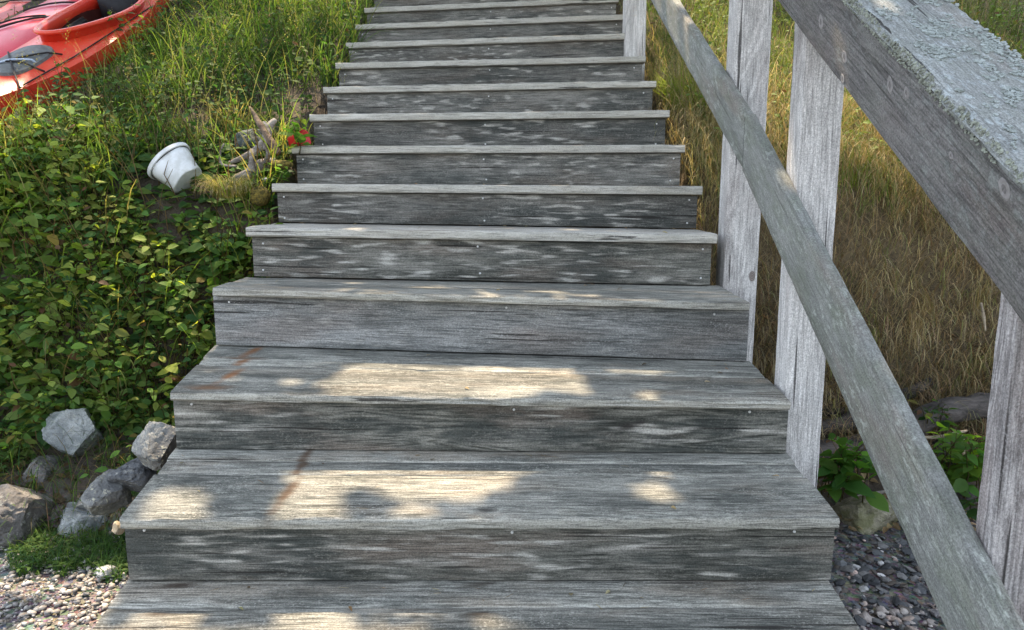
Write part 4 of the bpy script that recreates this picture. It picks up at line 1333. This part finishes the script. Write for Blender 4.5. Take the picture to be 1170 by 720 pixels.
for (u, v, la) in ((783, 112, 'bright lime-green grass tuft beside the seventh step'), (806, 128, 'yellow-green grass tuft leaning against the lower rail near the sixth step')):
    p = ground_at(u, v + 12)
    tuft(p, 320, 0.26, 0.004, [((0.15, 0.24, 0.03), (0.24, 0.31, 0.05)), ((0.11, 0.2, 0.03), (0.30, 0.30, 0.08))], 1.5, 'grass_tuft', la, down=0.4, spread=0.10, group='grass tufts right of the steps')
tuft(ground_at(268, 150) , 120, 0.2, 0.004, [((0.22, 0.2, 0.07), (0.4, 0.34, 0.18))], 1.6, 'grass_tuft', 'pale wiry grass tuft behind the blue-grey stone', down=0.3, spread=0.08)

# --- leafy sprigs as things
def plant(p, n, H, Lf, nl, name, label, greens, cat='plant', spread=0.05, lean=(0, -0.3), group=None):
    root = empty(name, p, label, cat, group)
    A = Acc(); B = Acc()
    for _ in range(n):
        an = U(0, 6.28); r = spread * math.sqrt(R())
        q = Vector((r * math.cos(an), r * math.sin(an), -0.02))
        sprig(A, q, Vector((lean[0] + U(-.4, .4), lean[1] + U(-.3, .3), 0)), H * U(0.7, 1.1), nl, Lf, greens=greens)
    o = A.build('foliage', m_leaf, root, True)
    o.matrix_basis = Matrix()
    return root
BR = [(0.10, 0.20, 0.03), (0.075, 0.17, 0.035), (0.13, 0.23, 0.04)]
plant(at(344, 172, 3.57), 3, 0.20, 0.09, 3, 'leafy_sprig', 'upright sprig with large green leaves rising behind the red cup', BR, spread=0.02, lean=(0, -0.1))
plant(at(1098, 556, 2.66), 16, 0.32, 0.07, 5, 'leafy_weed', 'bright green round-leaved weed in front of the right-hand post', BR, spread=0.09, group='leafy weeds under the right bank')
plant(at(1060, 478, 2.88), 5, 0.13, 0.055, 3, 'leafy_weed', 'darker green weed growing on the log left of the pale twig', [(0.04, 0.09, 0.03)], spread=0.07, group='leafy weeds under the right bank')
plant(at(960, 562, 2.60), 12, 0.28, 0.085, 4, 'leafy_weed', 'dark leafy weed squeezed between the railing post and lower rail above the mossy rock', [(0.06, 0.15, 0.03), (0.09, 0.20, 0.035)], spread=0.08, group='leafy weeds under the right bank')
plant(at(1120, 590, 2.5), 4, 0.12, 0.05, 3, 'leafy_weed', 'small dark weed behind the foot of the nearest post', [(0.04, 0.09, 0.03)], spread=0.06, group='leafy weeds under the right bank')
plant(at(322, 205, 3.42), 3, 0.10, 0.05, 3, 'leafy_sprig', 'low green seedling hugging the fifth riser on its left', BR[:2], spread=0.03)
plant(at(297, 262, 3.1), 4, 0.12, 0.055, 3, 'leafy_sprig', 'pale-leaved seedling beside the fourth step', [(0.09, 0.16, 0.04), (0.16, 0.2, 0.08)], spread=0.05)

# short grass at the foot of the rocks, left
A = Acc()
for _ in range(1500):
    u = U(10, 150); v = 620 + 45 * abs(noise.noise(Vector((u * 0.02, 1, 1)))) + U(-18, 30)
    p = at(u, v, 1.0); p = p * (1.19 / -p.z)
    if p.x > -1.06: continue
    an = U(0, 6.28)
    blade(A, Vector((p.x, p.y, -1.2)), Vector((math.cos(an), math.sin(an), 0)), U(0.03, 0.10), 0.003, U(0.6, 2.2), vary(random.choice(GG[:4]), 0.3), seg=4)
    if R() < 0.5:
        leaf(A, Vector((p.x, p.y, -1.19 + U(0, 0.03))), Vector((math.cos(an), math.sin(an), 0.3)), Vector((0, 0, 1)), 0.022, 0.011, vary(random.choice(GG[:4]), 0.3))
for _ in range(900):
    x = U(-2.3, -1.1); y = U(2.45, 3.05); an = U(0, 6.28)
    c = vary(random.choice(GG[:4] + [(0.2, 0.16, 0.08), (0.14, 0.1, 0.06)]), 0.3)
    blade(A, Vector((x, y, zt(x, y))), Vector((math.cos(an), math.sin(an) - .5, 0)), U(0.10, 0.30), 0.003, U(0.8, 3.0), c)
tag(A.build('short_grass', m_grass), 'sparse short grass between the rock pile and the gravel', 'grass', None, 'stuff')

# dead leaves and twigs in the dark hollow, right
A = Acc()
for _ in range(900):
    y = U(2.5, 3.3); x = U(0.86, 2.2); an = U(0, 6.28)
    c = vary(random.choice(DB), 0.4)
    leaf(A, Vector((x, y, zt(x, y) + U(0.0, 0.05))), Vector((math.cos(an), math.sin(an), U(-.3, .4))), Vector((U(-.5, .5), U(-.5, .5), 1)), U(0.02, 0.05), U(0.012, 0.03), c, fold=0.6)
for _ in range(700):
    y = U(2.75, 3.3); x = U(0.86, 2.3); an = U(0, 6.28)
    blade(A, Vector((x, y, zt(x, y) + U(0, .12))), Vector((math.cos(an), math.sin(an) - .4, 0)), U(0.1, 0.3), 0.003, U(1.5, 3.5), vary(random.choice(DB), 0.4))
tag(A.build('leaf_litter', m_straw), 'dead brown leaves and stems in the hollow under the right bank', 'leaf litter', None, 'stuff')

# crumbs, needles and dry grass ends caught on the steps
A = Acc()
for k in range(0, 9):
    for _ in range(26):
        f = R() ** 0.6 if R() < 0.6 else R()
        b_ = 1 - 0.25 * R() ** 2 if R() < 0.6 else R()
        p = NOSE[k][0].lerp(NOSE[k][1], f).lerp(BACK[k][0].lerp(BACK[k][1], f), min(0.95, b_)) + Vector((0, 0, 0.003))
        an = U(0, 6.28); d = Vector((math.cos(an), math.sin(an) * 0.6, U(0, .15)))
        c = vary(random.choice(((0.35, 0.27, 0.14), (0.22, 0.14, 0.07), (0.12, 0.09, 0.06), (0.40, 0.34, 0.2))), 0.3)
        if R() < 0.75: leaf(A, p, d, Vector((0, 0, 1)), U(0.012, 0.04), 0.0022, c, droop=U(-.1, .1))
        else: leaf(A, p, d, Vector((U(-.3, .3), U(-.3, .3), 1)), U(0.012, 0.025), U(0.006, 0.012), c, fold=0.5)
tag(A.build('debris', m_straw), 'dry needles and grass crumbs scattered on the step treads', 'debris', None, 'stuff')

# ================================================================== GRAVEL
def gravelmat(name):
    t = NT(name)
    a = t.n('ShaderNodeAttribute', attribute_name='tint')
    tc = t.n('ShaderNodeTexCoord')
    nz = t.noise(tc.outputs['Object'], 140, 4, 0.7)
    t.l(t.mix(t.ramp(nz, 0.35, 0.7), t.mix(1.0, a.outputs['Color'], (0.65, 0.65, 0.66), 'MULTIPLY'), a.outputs['Color']), t.b.inputs['Base Color'])
    t.b.inputs['Roughness'].default_value = 0.7
    return t.m
def ico(sub):
    bm = bmesh.new(); bmesh.ops.create_icosphere(bm, subdivisions=sub, radius=1)
    bm.verts.ensure_lookup_table()
    v = [x.co.copy() for x in bm.verts]; f = [tuple(q.index for q in p.verts) for p in bm.faces]
    bm.free(); return v, f
IV2, IF2 = ico(2); IV1, IF1 = ico(1)
def stones(n, where, size, cols, flat, V, F, ang):
    A = Acc()
    for _ in range(n):
        x, y = where()
        s = size() ; z = GZ + s * flat * 0.35 + U(0, 0.012)
        M = Matrix.Rotation(U(0, 6.28), 3, 'Z') @ Matrix.Rotation(U(-.4, .4), 3, 'X') @ Matrix.Rotation(U(-.4, .4), 3, 'Y')
        sx, sy = s * U(0.8, 1.3), s * U(0.6, 1.0); sz = s * flat * U(0.7, 1.3); sd = U(0, 99)
        k0 = U(0.75, 1.25); col = [q * k0 for q in random.choice(cols)]; b = len(A.v)
        for v in V:
            k = 1 + ang * noise.noise(v * 1.3 + Vector((sd, 0, 0)))
            q = M @ Vector((v.x * sx * k, v.y * sy * k, v.z * sz * k))
            A.v.append((x + q.x, y + q.y, z + q.z)); A.c.append(col)
        A.f += [tuple(b + i for i in f) for f in F]
    return A
m_grav = gravelmat('beach_pebbles')
A = stones(17000, lambda: (-0.98 - 2.3 * R() ** 1.4, 1.4 + 1.4 * R()), lambda: 0.0035 + 0.0095 * R() ** 2.5, [(0.42, 0.38, 0.33), (0.30, 0.28, 0.26), (0.55, 0.53, 0.48), (0.16, 0.165, 0.17), (0.42, 0.36, 0.29), (0.62, 0.60, 0.56), (0.25, 0.24, 0.22)], 0.5, IV1, IF1, 0.5)
tag(A.build('gravel', m_grav), 'pale pink and grey pebble gravel left of the lowest steps', 'gravel', None, 'stuff')
DK = [(0.045, 0.05, 0.055), (0.075, 0.08, 0.086), (0.035, 0.038, 0.042), (0.11, 0.118, 0.123), (0.17, 0.17, 0.165), (0.10, 0.085, 0.07)]
def wr():
    return (0.80 + 2.0 * R() ** 1.6, 1.3 + 1.55 * R())
A = stones(6500, wr, lambda: 0.0045 + 0.022 * R() ** 3.2, DK, 0.32, IV1, IF1, 0.5)
B = stones(420, wr, lambda: 0.004 + 0.014 * R() ** 3, [(0.6, 0.6, 0.58), (0.5, 0.48, 0.45), (0.55, 0.42, 0.36)], 0.5, IV2, IF2, 0.35)
C2 = stones(700, lambda: (U(0.95, 1.6), U(1.4, 2.05)), lambda: 0.006 + 0.013 * R() ** 2, [(0.45, 0.36, 0.30), (0.34, 0.30, 0.27), (0.2, 0.19, 0.19), (0.55, 0.5, 0.45)], 0.5, IV2, IF2, 0.35)
for X in (B, C2):
    o = len(A.v); A.v += X.v; A.c += X.c; A.f += [tuple(i + o for i in f) for f in X.f]
tag(A.build('gravel', m_grav, None, False), 'dark slate shingle with white chips right of the lowest steps', 'gravel', None, 'stuff')

# ================================================================== TREES (their crowns shade the steps)
def tread_z(x, y):
    for k in range(0, 16):
        if NOSE[k][0].y <= y < NOSE[k + 1][0].y: return NOSE[k][0].z + 0.01
    return stairline(y)
def inpoly(x, y, P):
    c = False; j = len(P) - 1
    for i in range(len(P)):
        if (P[i][1] > y) != (P[j][1] > y) and x < (P[j][0] - P[i][0]) * (y - P[i][1]) / (P[j][1] - P[i][1]) + P[i][0]: c = not c
        j = i
    return c
def tz(u, v, z):
    p = at(u, v, 1.0); p = p * (z / p.z); return (p.x, p.y)
z0 = -0.99; z1 = -0.77; z2_ = -0.56; z3_ = -0.325
def tk(u, v, k):
    """survey direction met with the plane of tread k"""
    f = (NOSE[k][0] + NOSE[k][1]) / 2; b = (BACK[k][0] + BACK[k][1]) / 2
    m = (b.z - f.z) / (b.y - f.y)
    r = at(u, v, 1.0)
    y = (f.z - m * f.y) / (r.z - m)
    return (r.x * y, y)
LIT = [(k, [tk(u, v, k) for u, v in P]) for k, P in (
    (0, [(60, 692), (490, 692), (510, 702), (480, 722), (500, 760), (20, 760)]),
    (0, [(550, 692), (600, 692), (600, 718), (540, 718)]),
    (1, [(320, 524), (630, 524), (585, 548), (520, 586), (450, 590), (440, 560), (320, 552)]),
    (1, [(320, 562), (388, 556), (392, 612), (305, 612)]),
    (1, [(178, 562), (232, 562), (226, 604), (150, 604)]),
    (2, [(425, 396), (630, 396), (682, 452), (678, 466), (360, 466), (385, 434)]),
    (3, [(738, 331), (745, 331), (760, 344), (753, 344)]),
    (11, [(670, 14), (706, 14), (706, 20), (670, 20)]),
)]
def lit(x, y):
    if -1.02 < x < 0.80 and y < 6.2:
        for k, P in LIT:
            if (k == 0 or NOSE[k][0].y - 0.02 <= y) and y <= NOSE[k + 1][0].y and inpoly(x, y, P): return True
        return False
    if math.hypot(x + 1.6, y - 3.47) < 0.25: return False
    nz = noise.noise(Vector((x * 2.3, y * 2.3, 17))) + 0.5 * noise.noise(Vector((x * 6.0, y * 6.0, 3)))
    if x < 0:
        th = 0.12
        if y > 4.0 and x > -1.9: th = 0.0
        if 2.9 < y < 3.8 and -2.6 < x < -1.1: th = -0.5
        if x < -2.2 and y > 4.0: th = 0.5
        if y < 2.7: th = 0.35 if y > 2.2 else -0.2
    else:
        th = 0.10
        if x < 1.5 and y > 3.3: th = -0.55
        elif y > 3.15: th = -0.42
        if y < 3.0: th = 9.0
        if y > 6.0 or x > 3.0: th = 0.42
    return nz > th
m_crown = leafmat('tree_leaf', 0.30)
m_bark = bark('tree_bark', (0.06, 0.05, 0.042), (0.19, 0.165, 0.14))
def tree(base, height, side, label):
    root = empty('tree', base, label, 'tree', 'trees overhanging the stairs')
    vs, fs = [], []
    top = base + Vector((-side * 1.2, 0.3, height))
    p, r = spline([(base + Vector((0, 0, -0.3)), 0.26), (base + Vector((-side * .1, .1, height * .35)), 0.2), (base + Vector((-side * .5, 0, height * .7)), 0.14), (top, 0.05)], 24)
    tube_data(p, r, 12, vs, fs, 0.15, side)
    for i in range(12):
        q = p[10 + i]; ln = U(2.2, 4.2)
        e = q + Vector((-side * ln * U(.5, 1), U(-2.5, 2.0), U(0.2, 1.0)))
        m = q.lerp(e, 0.5) + Vector((0, 0, 0.35))
        pp, rr = spline([(q, r[10 + i] * 0.5), (m, r[10 + i] * 0.28), (e, 0.01)], 10)
        tube_data(pp, rr, 7, vs, fs)
    link('trunk', mesh('trunk', vs, fs, True), m_bark, root)
    return root
tl = tree(Vector((-7.2, 7.6, zt(-7.2, 7.6))), 7.0, -1, 'broad-leaved tree left of the frame whose crown dapples the left bank and steps')
tr2 = tree(Vector((6.6, 7.0, zt(6.6, 7.0))), 7.0, 1, 'broad-leaved tree right of the frame whose crown dapples the right bank')
TG = [(0.05, 0.10, 0.03), (0.07, 0.12, 0.03), (0.045, 0.085, 0.03)]
CA, CB = Acc(), Acc()
tries = 0
for _ in range(17200):  # crown leaves, left out wherever they would shade a wanted sun patch
    x = U(-6.6, 5.6); y = U(1.7, 11.5)
    zb = 3.6 + 0.36 * max(-0.3, y - 2.6)
    p = Vector((x, y, zb + U(0, 1.9)))
    L = U(0.17, 0.27); Wd = L * U(0.6, 0.8)
    # where would this leaf's shadow fall?
    z = stairline(y - 2.0)
    ok = True
    gx = gy = 0
    for _i in range(6):
        gx = p.x - SUN_A * (p.z - z); gy = p.y - SUN_B * (p.z - z)
        if -1.02 < gx < 0.80 and 1.2 < gy < 6.2: z = tread_z(gx, gy)
        elif gy < 2.6: z = GZ
        else: z = zt(gx, gy) + 0.12
    hw = L * 0.36
    for (ox, oy) in ((0, 0), (hw, 0), (-hw, 0), (0, hw), (0, -hw), (hw * .7, hw * .7), (-hw * .7, hw * .7), (hw * .7, -hw * .7), (-hw * .7, -hw * .7)):
        if lit(gx + ox, gy + oy): ok = False; break
    parts_ = [(p, L, Wd)]
    if not ok:
        # small leaves fill in around each sun gap to sharpen the patch edge
        parts_ = []
        for _q in range(14):
            L2 = L * U(0.22, 0.36); o = Vector((U(-hw, hw), U(-hw, hw), 0)); h2 = L2 * 0.3
            if not any(lit(gx + o.x + ox, gy + o.y + oy) for (ox, oy) in ((0, 0), (h2, 0), (-h2, 0), (0, h2), (0, -h2))):
                parts_.append((p + o, L2, L2 * 0.7))
    for (q_, L, Wd) in parts_:
        an = U(0, 6.28)
        d = Vector((math.cos(an), math.sin(an), U(-.3, .1)))
        leaf(CA if x < -0.5 else CB, q_ - d * (L * 0.5), d, Vector((U(-.3, .3), U(-.3, .3), 1)), L, Wd, vary(random.choice(TG), 0.2), fold=0.15, droop=0.1)
CA.build('crown', m_crown, tl)
CB.build('crown', m_crown, tr2)
